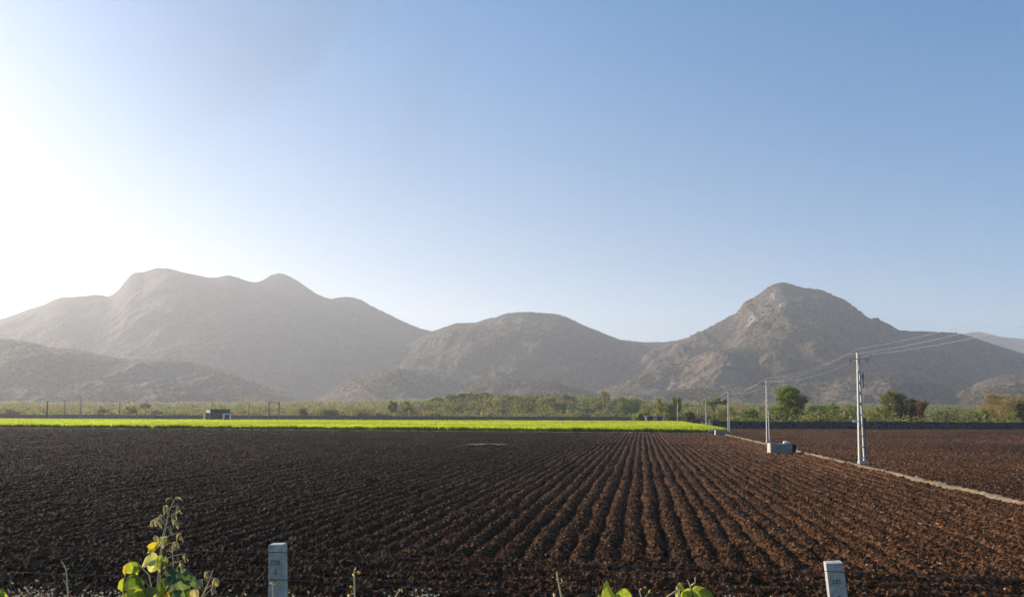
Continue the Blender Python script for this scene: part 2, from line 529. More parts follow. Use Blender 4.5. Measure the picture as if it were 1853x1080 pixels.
def field():
    a = np.concatenate([np.linspace(-1.3, -0.74, 60)[:-1], np.arange(-0.74, 0.74, 0.00125), np.linspace(0.74, 1.3, 60)[1:]])
    nr = 1260
    Y = 7.6 * (183 / 7.6) ** np.linspace(0, 1, nr)
    A, YY = np.meshgrid(a, Y)
    X = A * YY
    # jitter so that facets do not line up
    st = YY * 0.0011
    X = X + st * (h2(np.floor(A * 9999), np.floor(YY * 997), 5) - .5) * 0.9
    Z = field_h(X, YY) + bank_z(YY) - 0.05
    V = np.stack([X, YY, Z], -1)
    o = link('ploughed_field', np_mesh('ploughed_field', V, grid_faces(nr, len(a)), False), M['soil'])
    tag(o, 'dark brown ploughed field with furrows running to the hills', kind='structure')
field()

def embankment():
    xs = np.linspace(-60, 60, 400); ys = np.linspace(-14, 8.0, 120)
    X, Y = np.meshgrid(xs, ys)
    Z = bank_z(Y) + 0.05 * fbm(X * 2, Y * 2, 7, 4) - 0.06 * sstep(7.2, 8, Y)
    o = link('roadside_bank', np_mesh('roadside_bank', np.stack([X, Y, Z], -1), grid_faces(120, 400), True), M['fallow'])
    tag(o, 'earth bank that the fence stands on', kind='structure')
embankment()

def ridge_strip(name, P, Q, wtop, wbase, h, seed, label, n=500):
    P = Vector(P); Q = Vector(Q)
    d = (Q - P); L = d.length; d.normalize(); nn = Vector((d.y, -d.x, 0))
    prof = [(-wbase / 2, -0.12), (-wbase * .36, h * .45), (-wtop / 2, h * .93), (0, h), (wtop / 2, h * .93), (wbase * .36, h * .45), (wbase / 2, -0.12)]
    # denser near the camera
    ts = (np.linspace(0, 1, n)) ** 1.7 * L
    rows = []
    for t in ts:
        wob = 0.06 * float(vn(np.array([t * .35]), np.array([0.3]), seed)[0])
        row = []
        for j, (o_, z) in enumerate(prof):
            jz = float(vn(np.array([t * 1.3]), np.array([j * 3.3]), seed + 3)[0]) * 0.05 + float(vn(np.array([t * 5.3]), np.array([j * 3.3]), seed + 3)[0]) * 0.045
            jo = float(vn(np.array([t * 1.1]), np.array([j * 2.3]), seed + 5)[0]) * 0.12
            p = P + d * t + nn * (o_ + wob + jo)
            row.append((p.x, p.y, z + (jz if 0 < j < 6 else 0)))
        rows.append(row)
    me = np_mesh(name, np.array(rows), grid_faces(n, len(prof)), True)
    o = link(name, me, M['bund'])
    return tag(o, label, kind='structure')

def bundp(Y): return BUND0 + BD * ((Y - BUND0.y) / BD.y)
ridge_strip('earth_bund', bundp(9), bundp(128), 0.16, 0.46, 0.18, 3, 'sandy earth bund running away between the two ploughed fields', 1400)
ridge_strip('field_edge_bund', (34.5, 124.5, 0), (-190, 161.5, 0), 0.3, 0.9, 0.12, 13, 'low pale earth edge in front of the green crop', 400)

# pale dusty streak in the field
def streak(name, u, v, w_, d_, seed):
    Y = CAMH * F_PX / (v - (746.0 + .0038 * u))
    c = at(u, v, Y)
    n = 26
    xs = np.linspace(-1, 1, n)
    V = []
    for j, q in enumerate((-1, -.5, 0, .5, 1)):
        for x in xs:
            e = math.sqrt(max(0, 1 - x * x)) * (0.6 + 0.4 * float(vn(np.array([x * 4]), np.array([q]), seed)[0]))
            V.append((c.x + x * w_, c.y + q * d_ * e, 0.17 + 0.05 * (1 - q * q) * (1 - abs(x)) + .05 * float(vn(np.array([x * 9]), np.array([q * 3]), seed)[0])))
    o = link(name, np_mesh(name, np.array(V), grid_faces(5, n), True), M['bund'])
    tag(o, 'thin pale patch of dry silt on the dark ploughed soil', kind='structure')
streak('dry_silt_patch', 880, 806, 2.2, 1.5, 4)

# ------------------------------------------------------------------ hills
def mountain(name, pts, D, wf, wb, seed, spur, label, mat, na=420, nf=150, nb=40, rock=None, du=0, ridge_n=0.08, concave=1.25, nbush=0):
    pa, pe = [], []
    for (u, v) in pts:
        d = ray(u, v)
        pa.append(d.x / d.y); pe.append(d.z / d.y)
    pa = np.array(pa); pe = np.array(pe)
    a = np.linspace(pa[0], pa[-1], na)
    e = np.interp(a, pa, pe)
    step = a[1] - a[0]
    def blur(x, w_):
        k = max(1, int(w_ / step)); ker = np.hanning(2 * k + 3); ker /= ker.sum()
        xp = np.pad(x, (k + 1, k + 1), mode='edge')
        return np.convolve(xp, ker, 'valid')[:len(x)]
    e0 = blur(e, 0.004)
    levels = [e0, blur(e, 0.03), blur(e, 0.09), blur(e, 0.2)]
    Yc = D * (1 + ridge_n * fbm(a * 5, a * 0 + seed, seed, 3))
    front = D * wf; back = D * wb
    tf = 1 - np.linspace(0, 1, nf) ** 0.9 * 1.0
    rowsX = []; rowsY = []; rowsZ = []; rowsR = []
    tb = np.linspace(0, 1, nb + 1)[1:]
    for sgn, T in ((1, tf), (-1, tb)):
        for t in T:
            Y = Yc - sgn * t * (front if sgn > 0 else back)
            q = min(t * 3.0, 2.999); i = int(q); f = q - i
            ee = levels[i] * (1 - f) + levels[i + 1] * f
            g = (1 - t) ** concave if sgn > 0 else (1 - t) ** 1.3
            env = 4 * t * (1 - t)
            x = a * Y
            wx = x + 60 * fbm(x / 260, Y / 260, seed + 50, 2)
            sp = 1.35 * (ridged(wx / (D * 0.10), Y / (D * 0.22) , seed + 9, 4) - 0.25)
            z = Yc * ee * g
            z = z * (1 + spur * env * sp)
            z = z + env * D * 0.013 * fbm(x / (D * .04), Y / (D * .04), seed + 20, 5) * np.clip(ee * 12, 0, 1)
            z = z + (0.0009 * D) * fbm(x / 14, Y / 14, seed + 33, 3) * min(1, 0.25 + 4 * t) * np.clip(ee * 20, 0, 1)
            z = z - 3 - 8 * t
            if t < 1e-6:
                z = Yc * e0 + CAMH - 3 + 3 + 1.2 * fbm(x / 9, Y / 9, seed + 35, 3)
            else:
                z = z + (CAMH + 3) * (1 - t)
            rowsX.append(x); rowsY.append(Y); rowsZ.append(z)
            rk = np.zeros_like(x)
            if rock:
                for (ru, rw, t0, t1) in rock:
                    ra = ray(ru, 700).x / ray(ru, 700).y
                    rk = np.maximum(rk, np.exp(-((a - ra) / (rw / F_PX)) ** 2) * float(sstep(t0 - .05, t0, np.array(t)) * (1 - sstep(t1, t1 + .06, np.array(t)))) * (1 if sgn > 0 else 0))
            rowsR.append(rk)
    X = np.array(rowsX); Y = np.array(rowsY); Z = np.array(rowsZ); RK = np.array(rowsR)
    V = np.stack([X, Y, Z], -1)
    if nbush:
        g = np.random.default_rng(seed)
        i = g.integers(0, nf - 2, nbush * 2); j = g.integers(0, na - 2, nbush * 2)
        fi, fj = g.random(len(i))[:, None], g.random(len(i))[:, None]
        Pp = V[i, j] * (1 - fi) * (1 - fj) + V[i + 1, j] * fi * (1 - fj) + V[i, j + 1] * (1 - fi) * fj + V[i + 1, j + 1] * fi * fj
        dens = 0.45 + 1.6 * fbm(Pp[:, 0] / 90, Pp[:, 1] / 90, seed + 90, 3)
        keep = (Pp[:, 2] > 4) & (g.random(len(i)) < dens) & (np.abs(Pp[:, 0] / Pp[:, 1]) < .8)
        HB.append(Pp[keep][:nbush])
    me = np_mesh(name, V, grid_faces(X.shape[0], X.shape[1]), True, tint=np.repeat(RK.reshape(-1, 1), 3, 1))
    o = link(name, me, mat)
    return tag(o, label, kind='structure')

HB = []
A_ = [(-420, 760), (-300, 700), (-150, 630), (0, 578), (30, 568), (50, 560), (80, 551), (100, 541), (112, 538), (150, 536), (172, 533), (185, 534), (193, 537), (205, 533), (218, 521), (228, 507), (238, 496), (248, 493), (262, 492), (272, 488), (285, 485), (300, 485), (318, 489), (340, 495), (358, 498), (375, 502), (395, 502), (404, 499), (415, 498), (430, 502), (445, 508), (460, 511), (473, 509), (480, 504), (492, 497), (505, 494), (515, 496), (530, 503), (545, 512), (560, 523), (575, 533), (590, 539), (600, 541), (612, 538), (625, 537), (640, 538), (655, 543), (670, 552), (685, 560), (705, 569), (720, 577), (745, 588), (760, 594), (785, 600), (830, 625), (900, 670), (1000, 730), (1040, 765)]
mountain('mountain', A_, 2600, 0.42, 0.3, 11, 0.03, 'long hazy mountain with two summits on the left', M['hill'], na=900, nf=220, nbush=5000)
B_ = [(560, 762), (600, 735), (680, 672), (740, 622), (780, 600), (795, 595), (815, 588), (830, 584), (860, 584), (880, 577), (900, 573), (915, 567), (935, 565), (960, 564), (975, 566), (1000, 567), (1020, 572), (1035, 578), (1055, 588), (1080, 598), (1100, 606), (1120, 614), (1135, 616), (1160, 619), (1200, 619), (1230, 616), (1262, 606), (1300, 598), (1350, 610), (1450, 660), (1560, 735), (1600, 765)]
mountain('domed_hill', B_, 2150, 0.36, 0.25, 23, 0.20, 'rounded hill in the middle between the two mountains', M['hill'], na=760, nf=200, nbush=9000, rock=[(895, 16, .02, .16), (935, 30, .1, .22)])
E_ = [(1000, 766), (1060, 720), (1120, 665), (1180, 632), (1215, 619), (1240, 612), (1265, 603), (1285, 592), (1300, 583), (1318, 574), (1335, 565), (1340, 556), (1344, 549), (1352, 543), (1365, 538), (1377, 529), (1388, 521), (1400, 514), (1412, 511), (1425, 512), (1440, 517), (1455, 521), (1470, 523), (1482, 523), (1495, 528), (1510, 535), (1525, 541), (1535, 547), (1545, 556), (1557, 566), (1572, 575), (1590, 582), (1605, 584), (1615, 590), (1627, 597), (1650, 599), (1690, 600), (1730, 602), (1745, 605), (1765, 611), (1790, 620), (1820, 630), (1853, 640), (1900, 660), (2000, 700), (2120, 765)]
mountain('rocky_mountain', E_, 1950, 0.40, 0.28, 37, 0.44, 'steep brown mountain with pale rock faces on the right', M['hill'], na=900, nf=240, nbush=16000, rock=[(1405, 24, .05, .16), (1365, 30, .12, .22), (1400, 60, .14, .2)])
F_ = [(1560, 760), (1650, 660), (1700, 625), (1740, 605), (1760, 601), (1775, 600), (1790, 604), (1810, 609), (1853, 613), (1950, 625), (2080, 700), (2200, 765)]
mountain('distant_hill', F_, 3700, 0.25, 0.15, 41, 0.2, 'faint bluish distant hill behind the right mountain', M['hill'], na=300, nf=80)
Cc = [(470, 768), (540, 738), (585, 712), (605, 700), (640, 686), (680, 674), (715, 667), (745, 666), (780, 672), (850, 690), (950, 720), (1050, 765)]
mountain('foothill', Cc, 1600, 0.3, 0.3, 53, 0.4, 'low hill sloping down left below the domed hill', M['hill_lit'], na=380, nf=120, nbush=2500)
Dd = [(740, 766), (790, 735), (840, 704), (870, 692), (910, 685), (950, 686), (1000, 689), (1040, 700), (1100, 716), (1180, 730), (1280, 766)]
mountain('foothill', Dd, 1330, 0.26, 0.25, 59, 0.25, 'small low knoll at the foot of the domed hill', M['hill_lit'], na=340, nf=110, nbush=2500)
Gg = [(950, 768), (1020, 738), (1050, 722), (1085, 706), (1115, 695), (1150, 683), (1180, 670), (1200, 661), (1225, 658), (1245, 652), (1260, 643), (1290, 632), (1330, 628), (1370, 628), (1410, 633), (1450, 645), (1500, 662), (1560, 695), (1640, 740), (1690, 768)]
mountain('foothill', Gg, 1480, 0.27, 0.25, 61, 0.55, 'broad brown foothill below the rocky mountain', M['hill_lit'], na=420, nf=140, nbush=4000)
Hh = [(1030, 768), (1080, 730), (1150, 712), (1250, 703), (1320, 701), (1400, 699), (1450, 697), (1500, 690), (1550, 680), (1590, 674), (1625, 674), (1660, 683), (1720, 705), (1790, 735), (1860, 768)]
mountain('foothill', Hh, 1180, 0.24, 0.25, 67, 0.45, 'long low foothill spur in front of the rocky mountain', M['hill_lit'], na=420, nf=130, nbush=4000)
Ii = [(1660, 768), (1700, 735), (1740, 708), (1770, 692), (1800, 682), (1830, 677), (1853, 676), (1920, 680), (2050, 730), (2130, 768)]
mountain('foothill', Ii, 1100, 0.24, 0.25, 71, 0.28, 'low pale hill at the right edge', M['hill_lit'], na=300, nf=110, nbush=2500)
Jj = [(-500, 700), (-300, 640), (-150, 605), (0, 612), (40, 616), (70, 622), (90, 628), (120, 630), (150, 633), (180, 641), (200, 645), (230, 649), (260, 651), (340, 653), (370, 660), (395, 668), (420, 676), (450, 689), (480, 699), (510, 711), (540, 721), (570, 730), (620, 748), (680, 768)]
mountain('foothill', Jj, 1500, 0.34, 0.3, 73, 0.22, 'long hazy foothill falling to the right on the left side', M['hill_lit'], na=560, nf=150, nbush=7000)

def hillside_scrub():
    P = np.concatenate(HB); n = len(P); rng = np.random.default_rng(99)
    per = 7
    s = rng.uniform(.9, 2.3, n) * (P[:, 1] / 1500) ** .5
    u = rng.normal(size=(n, per, 3)); u /= np.linalg.norm(u, axis=2)[..., None]
    c = P[:, None, :] + u * s[:, None, None] * np.array([1.2, 1.2, .7]) + np.array([0, 0, .6])
    d = rng.normal(size=(n, per, 3)); d /= np.linalg.norm(d, axis=2)[..., None]
    e = np.cross(d, u); e /= np.linalg.norm(e, axis=2)[..., None] + 1e-6
    k = s[:, None, None]
    q = np.stack([c - d * k, c + e * k * .7, c + d * k, c - e * k * .7], 2)
    cols = np.array([(.05, .06, .028), (.10, .085, .055), (.15, .12, .09), (.035, .045, .02), (.17, .14, .11)])[rng.integers(0, 5, n)]
    T = np.repeat(cols, per * 4, 0)
    o = link('hillside_scrub', np_mesh('hillside_scrub', q.reshape(-1, 3), np.arange(n * per * 4).reshape(-1, 4), False, T), M['leaf'])
    tag(o, 'thin dry scrub speckling the slopes of all the hills', kind='stuff')
hillside_scrub()

# ------------------------------------------------------------------ haze
hz, n, b = new_mat('haze')
n.nodes.remove(b)
pv = n.nodes.new('ShaderNodeVolumePrincipled')
pv.inputs['Color'].default_value = (0.94, 0.95, 1.0, 1)
pv.inputs['Density'].default_value = 0.000185
pv.inputs['Anisotropy'].default_value = 0.3
n.links.new(pv.outputs[0], n.nodes['Material Output'].inputs['Volume'])
o = MB().box((0, 2000, 330), (9400, 5600, 664.6)).build('haze', hz)
tag(o, 'thin pale haze over the plain and the hills', kind='stuff')

# ------------------------------------------------------------------ green crop
def crop():
    rng = np.random.default_rng(5)
    def front(x): return 126.5 - 0.165 * (x - 34) + 1.0 * vn(x * .12, x * 0, 3) + .5 * vn(x * .9, x * 0, 33)
    def xr(y): return 36.0 + 0.172 * (y - 126) + 0.5 * vn(y * .3, y * 0, 8)
    def far(x): return 262 + 0.06 * (x + 100)
    pts = []
    def scatter(nn, d0, d1, pw=1.0):
        x = rng.uniform(-330, 62, nn); dd = d0 + (d1 - d0) * rng.random(nn) ** pw
        y = front(x) + dd
        k = (x < xr(y)) & (y < far(x)) & (np.abs(x / y) < 1.15)
        return x[k], y[k]
    xs, ys, hh, ww = [], [], [], []
    for nn, d0, d1, hm, wm in ((42000, 0, 1.2, .92, .045), (60000, 1.2, 8, 1.0, .07), (120000, 8, 60, 1.02, .11), (90000, 60, 150, 1.05, .17)):
        x, y = scatter(nn, d0, d1)
        xs.append(x); ys.append(y)
        hh.append(hm * (0.9 + 0.16 * rng.random(len(x))) + 0.16 * fbm(x * .3, y * .3, 4, 3)); ww.append(np.full(len(x), wm))
    # right edge tufts
    yy = rng.uniform(127, 262, 9000); xx = xr(yy) - rng.random(9000) ** 2 * 2
    xs.append(xx); ys.append(yy); hh.append(0.75 + 0.3 * rng.random(9000)); ww.append(np.full(9000, .07))
    x = np.concatenate(xs); y = np.concatenate(ys); h = np.concatenate(hh); w_ = np.concatenate(ww)
    N = len(x)
    an = rng.uniform(0, PI, N); lean = rng.normal(0, .2, (N, 2))
    dx, dy = np.cos(an) * w_, np.sin(an) * w_
    z0 = np.where(w_ < .06, 0, np.where(w_ < .08, .3, .6))
    V = np.zeros((N, 4, 3))
    V[:, 0] = np.stack([x - dx, y - dy, z0], -1)
    V[:, 1] = np.stack([x + dx, y + dy, z0], -1)
    V[:, 2] = np.stack([x + dx * .8 + lean[:, 0], y + dy * .8 + lean[:, 1], h * .8], -1)
    V[:, 3] = np.stack([x - dx * .1 + lean[:, 0] * 1.8, y + lean[:, 1] * 1.8, h], -1)
    Fc = np.arange(N * 4).reshape(-1, 4)
    base = np.array([0.38, 0.43, 0.035])
    t = base[None] * (0.75 + 0.5 * rng.random((N, 1))) * (1 + 0.25 * vn(x * .06, y * .1, 9))[:, None]
    yel = (rng.random(N) < .12)[:, None]
    t = np.where(yel, np.array([0.5, 0.48, 0.10])[None], t)
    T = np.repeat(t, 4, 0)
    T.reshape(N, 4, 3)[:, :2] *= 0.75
    # dense under-layer of the crop
    gx = np.linspace(-330, 62, 500); gt = np.concatenate([[0.0, 0.02], np.linspace(0.03, 1, 70)])
    GX, GT = np.meshgrid(gx, gt)
    f0 = front(GX) + 0.5
    GY = f0 + (far(GX) - f0) * GT
    lim = xr(GY)
    GXc = np.minimum(GX, lim)
    GZ = 0.72 + 0.08 * fbm(GX * .5, GY * .5, 6, 3)
    GZ[0] = 0.0; GZ[-1] = 0
    GZ = np.where(GX > lim, 0.05, GZ)
    V2 = np.stack([GXc, GY, GZ], -1).reshape(-1, 3)
    F2 = grid_faces(len(gt), 500)
    VV = np.concatenate([V.reshape(-1, 3), V2]); FF = np.concatenate([Fc, F2 + N * 4])
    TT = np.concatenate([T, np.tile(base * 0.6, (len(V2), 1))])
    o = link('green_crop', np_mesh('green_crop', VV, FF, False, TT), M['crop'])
    tag(o, 'bright yellow green strip of standing crop beyond the ploughed field', kind='stuff')
crop()

# ------------------------------------------------------------------ stone walls
def stone_wall(P, Q, h, th, label, seed):
    P = Vector(P); Q = Vector(Q); d = Q - P; L = d.length; d.normalize(); nn = Vector((d.y, -d.x, 0))
    n = int(L / 0.45) + 2
    ts = np.linspace(0, L, n)
    top = h + 0.09 * fbm(ts * 1.1, ts * 0, seed, 3) + 0.10 * vn(ts * .07, ts * 0, seed + 1) + 0.1 * (h2(np.floor(ts / .45), ts * 0, seed) - .5)
    j1 = 0.07 * vn(ts * 2.1, ts * 0, seed + 4); j2 = 0.07 * vn(ts * 2.1, ts * 0 + 5, seed + 4)
    prof = [(-th / 2 - .08, -0.5, 0), (-th / 2 - .04, .45, 0), (-th / 2, .82, 0), (-th / 2 + .06, 1.0, 0), (th / 2 - .06, 1.0, 0), (th / 2, .8, 0), (th / 2 + .08, -.5, 0)]
    V = np.zeros((n, len(prof), 3))
    for j, (o_, k, _) in enumerate(prof):
        off = o_ + (j1 if j < 3 else j2) + 0.04 * vn(ts * 3.3, ts * 0 + j, seed + 6)
        V[:, j, 0] = P.x + d.x * ts + nn.x * off
        V[:, j, 1] = P.y + d.y * ts + nn.y * off
        V[:, j, 2] = (top * k if k > 0 else k)
    Fc = grid_faces(n, len(prof))
    m = len(prof)
    me_v = V.reshape(-1, 3)
    # end caps as quads
    caps = []
    for base in (0, (n - 1) * m):
        caps += [[base, base + 1, base + 5, base + 6], [base + 1, base + 2, base + 4, base + 5], [base + 2, base + 3, base + 4, base + 4]]
    Fc = np.concatenate([Fc, np.array([c for c in caps if len(set(c)) == 4])])
    me = np_mesh('stone_wall', me_v, Fc, False)
    return tag(link('stone_wall', me, M['wall']), label, 'stone wall')

stone_wall((46.5, 172.5, 0), (165, 182, 0), 1.72, .6, 'long dark stone wall closing off the right ploughed field', 3)
stone_wall((57.6, 238, 0), (60.8, 240, 0), 1.75, .6, 'short piece of dark stone wall left of the field gateway', 13)
stone_wall((-330, 415, 0), (66, 385, 0), 1.95, .7, 'long low dark stone wall behind the green crop on the left', 23)

# ------------------------------------------------------------------ trees and bushes
def rot_quads(rng, cen, size, stretch=1.0):
    n = len(cen)
    d = rng.normal(size=(n, 3)); d /= np.linalg.norm(d, axis=1)[:, None]
    e = rng.normal(size=(n, 3)); e -= d * (e * d).sum(1)[:, None]; e /= np.linalg.norm(e, axis=1)[:, None]
    s = size * (0.5 + rng.random(n))[:, None]
    a = d * s; b = e * s * 0.6 * stretch
    return np.stack([cen - a, cen + b * .9, cen + a, cen - b], 1)

def crown_np(rng, kind, n, leaf):
    """unit crown: width 1, height 1 (z 0..1); returns quad centres"""
    if kind == 'round':
        nc = 34
        u = rng.normal(size=(nc, 3)); u /= np.linalg.norm(u, axis=1)[:, None]
        rr = rng.random(nc) ** .4 * .40
        c = u * rr[:, None]; c[:, 2] = c[:, 2] * 1.0 + .52
        c[:, 2] = np.maximum(c[:, 2], .16)
        cr = rng.uniform(.09, .17, nc)
    elif kind == 'dome':
        nc = 34
        th = rng.uniform(0, 2 * PI, nc); r = rng.random(nc) ** .5 * .42
        zz = np.sqrt(np.clip(1 - (r / .5) ** 2, 0, 1)) * rng.uniform(.25, .88, nc)
        c = np.stack([r * np.cos(th), r * np.sin(th), zz], -1)
        cr = rng.uniform(.07, .14, nc)
    elif kind == 'tall':
        nc = 26
        z = rng.uniform(.3, .93, nc); r = .36 * np.sqrt(np.clip(1 - ((z - .6) / .42) ** 2, .05, 1)) * rng.random(nc) ** .5
        th = rng.uniform(0, 2 * PI, nc)
        c = np.stack([r * np.cos(th), r * np.sin(th), z], -1); cr = rng.uniform(.07, .15, nc)
    elif kind == 'fan':
        nc = 30
        z = rng.random(nc) ** .7 * .9 + .05; th = rng.uniform(0, 2 * PI, nc)
        r = z * .46 * rng.random(nc) ** .4
        c = np.stack([r * np.cos(th), r * np.sin(th) * .7, z], -1); cr = .05 + .07 * z
    else:  # umbrella
        nc = 30
        th = rng.uniform(0, 2 * PI, nc); r = rng.random(nc) ** .5 * .45
        c = np.stack([r * np.cos(th), r * np.sin(th), .78 + .14 * (1 - r / .45) + rng.uniform(-.12, .05, nc)], -1)
        cr = rng.uniform(.06, .11, nc)
    k = rng.integers(0, nc, n)
    g = rng.normal(size=(n, 3)); g /= np.linalg.norm(g, axis=1)[:, None]
    g *= (rng.random(n) ** .45)[:, None]
    p = c[k] + g * cr[k][:, None] * np.array([1.15, 1.15, .85])
    sp = rng.random(n) < .12       # strays give an uneven outline
    p[sp] += g[sp] * .06
    p[:, 2] = np.maximum(p[:, 2], .01)
    return p, c

TINT = {
    'green': (0.09, 0.15, 0.02), 'bright': (0.13, 0.18, 0.02), 'dark': (0.020, 0.032, 0.010), 'olive': (0.15, 0.15, 0.04),
    'sage': (0.165, 0.175, 0.075), 'brown': (0.17, 0.12, 0.065), 'tan': (0.28, 0.21, 0.11), 'yellow': (0.24, 0.225, 0.045),
    'rust': (0.17, 0.075, 0.035), 'grey': (0.15, 0.135, 0.10)}

def crown_mesh(name, seed, kind, tint, n, leaf, asp=1.0):
    rng = np.random.default_rng(seed)
    p, _ = crown_np(rng, kind, n, leaf)
    q = rot_quads(rng, p * np.array([1, 1, asp]), leaf)
    q[..., 2] /= asp
    tc = np.array(TINT[tint])[None] * (0.7 + 0.6 * rng.random((n, 1)))
    mixb = rng.random(n) < .1
    tc[mixb] = np.array(TINT['tan'])
    return np_mesh(name, q.reshape(-1, 3), np.arange(n * 4).reshape(-1, 4), False, np.repeat(tc, 4, 0))

def trunk_mb(seed, kind, asp):
    rng = random.Random(seed)
    m = MB()
    topz = {'round': .5, 'dome': .35, 'tall': .7, 'fan': .25, 'umbrella': .7}[kind]
    r0 = .028
    sx = rng.uniform(-.05, .05)
    m.tube([(0, 0, -.03), (sx * .5, 0, topz * .35), (sx, 0, topz * .7)], [r0, r0 * .8, r0 * .65], 7)
    for k in range(6):
        a = k * 1.05 + rng.random()
        r = rng.uniform(.15, .34); z = topz + rng.uniform(.08, .28)
        m.tube([(sx, 0, topz * .62), (sx + r * .45 * math.cos(a), r * .45 * math.sin(a), topz * .62 + (z - topz * .62) * .6), (sx + r * math.cos(a), r * math.sin(a), z)], [r0 * .55, r0 * .35, r0 * .12], 5)
    return m

def gz(x, y):
    return float(terr_z(np.array([x / y]), np.array([float(y)]))[0]) if y > 178 else 0.0

def plant_tree(name, cat, label, u, vtop, wpx, Y, kind, tint, n=2200, leaf=None, trunk=True, group=None, vb=None):
    if u < 1152 and Y > 285: Y = 425 + (Y - 285) * (.75 if u > 770 else .3)
    t = at(u, vtop, Y)
    x = t.x
    z0 = gz(x, Y)
    H = max(1.2, t.z - z0)
    H *= 1.06
    W = wpx * 1.12 * Y / F_PX
    n = int(n * 1.5)
    leaf_m = leaf or max(0.22, Y * 0.00085)
    e = empty(name, (x, Y, z0), random.random() * 6, label, cat, group)
    seed = int(u * 7 + vtop)
    me = crown_mesh('crown', seed, kind, tint, n, leaf_m / W, H / W)
    c = link('crown', me, M['leaf'], e)
    c.scale = (W, W, H)
    if trunk:
        tm = trunk_mb(seed, kind, H / W).build('trunk', M['bark'], e, smooth=True)
        tm.scale = (W, W, H)
    return e

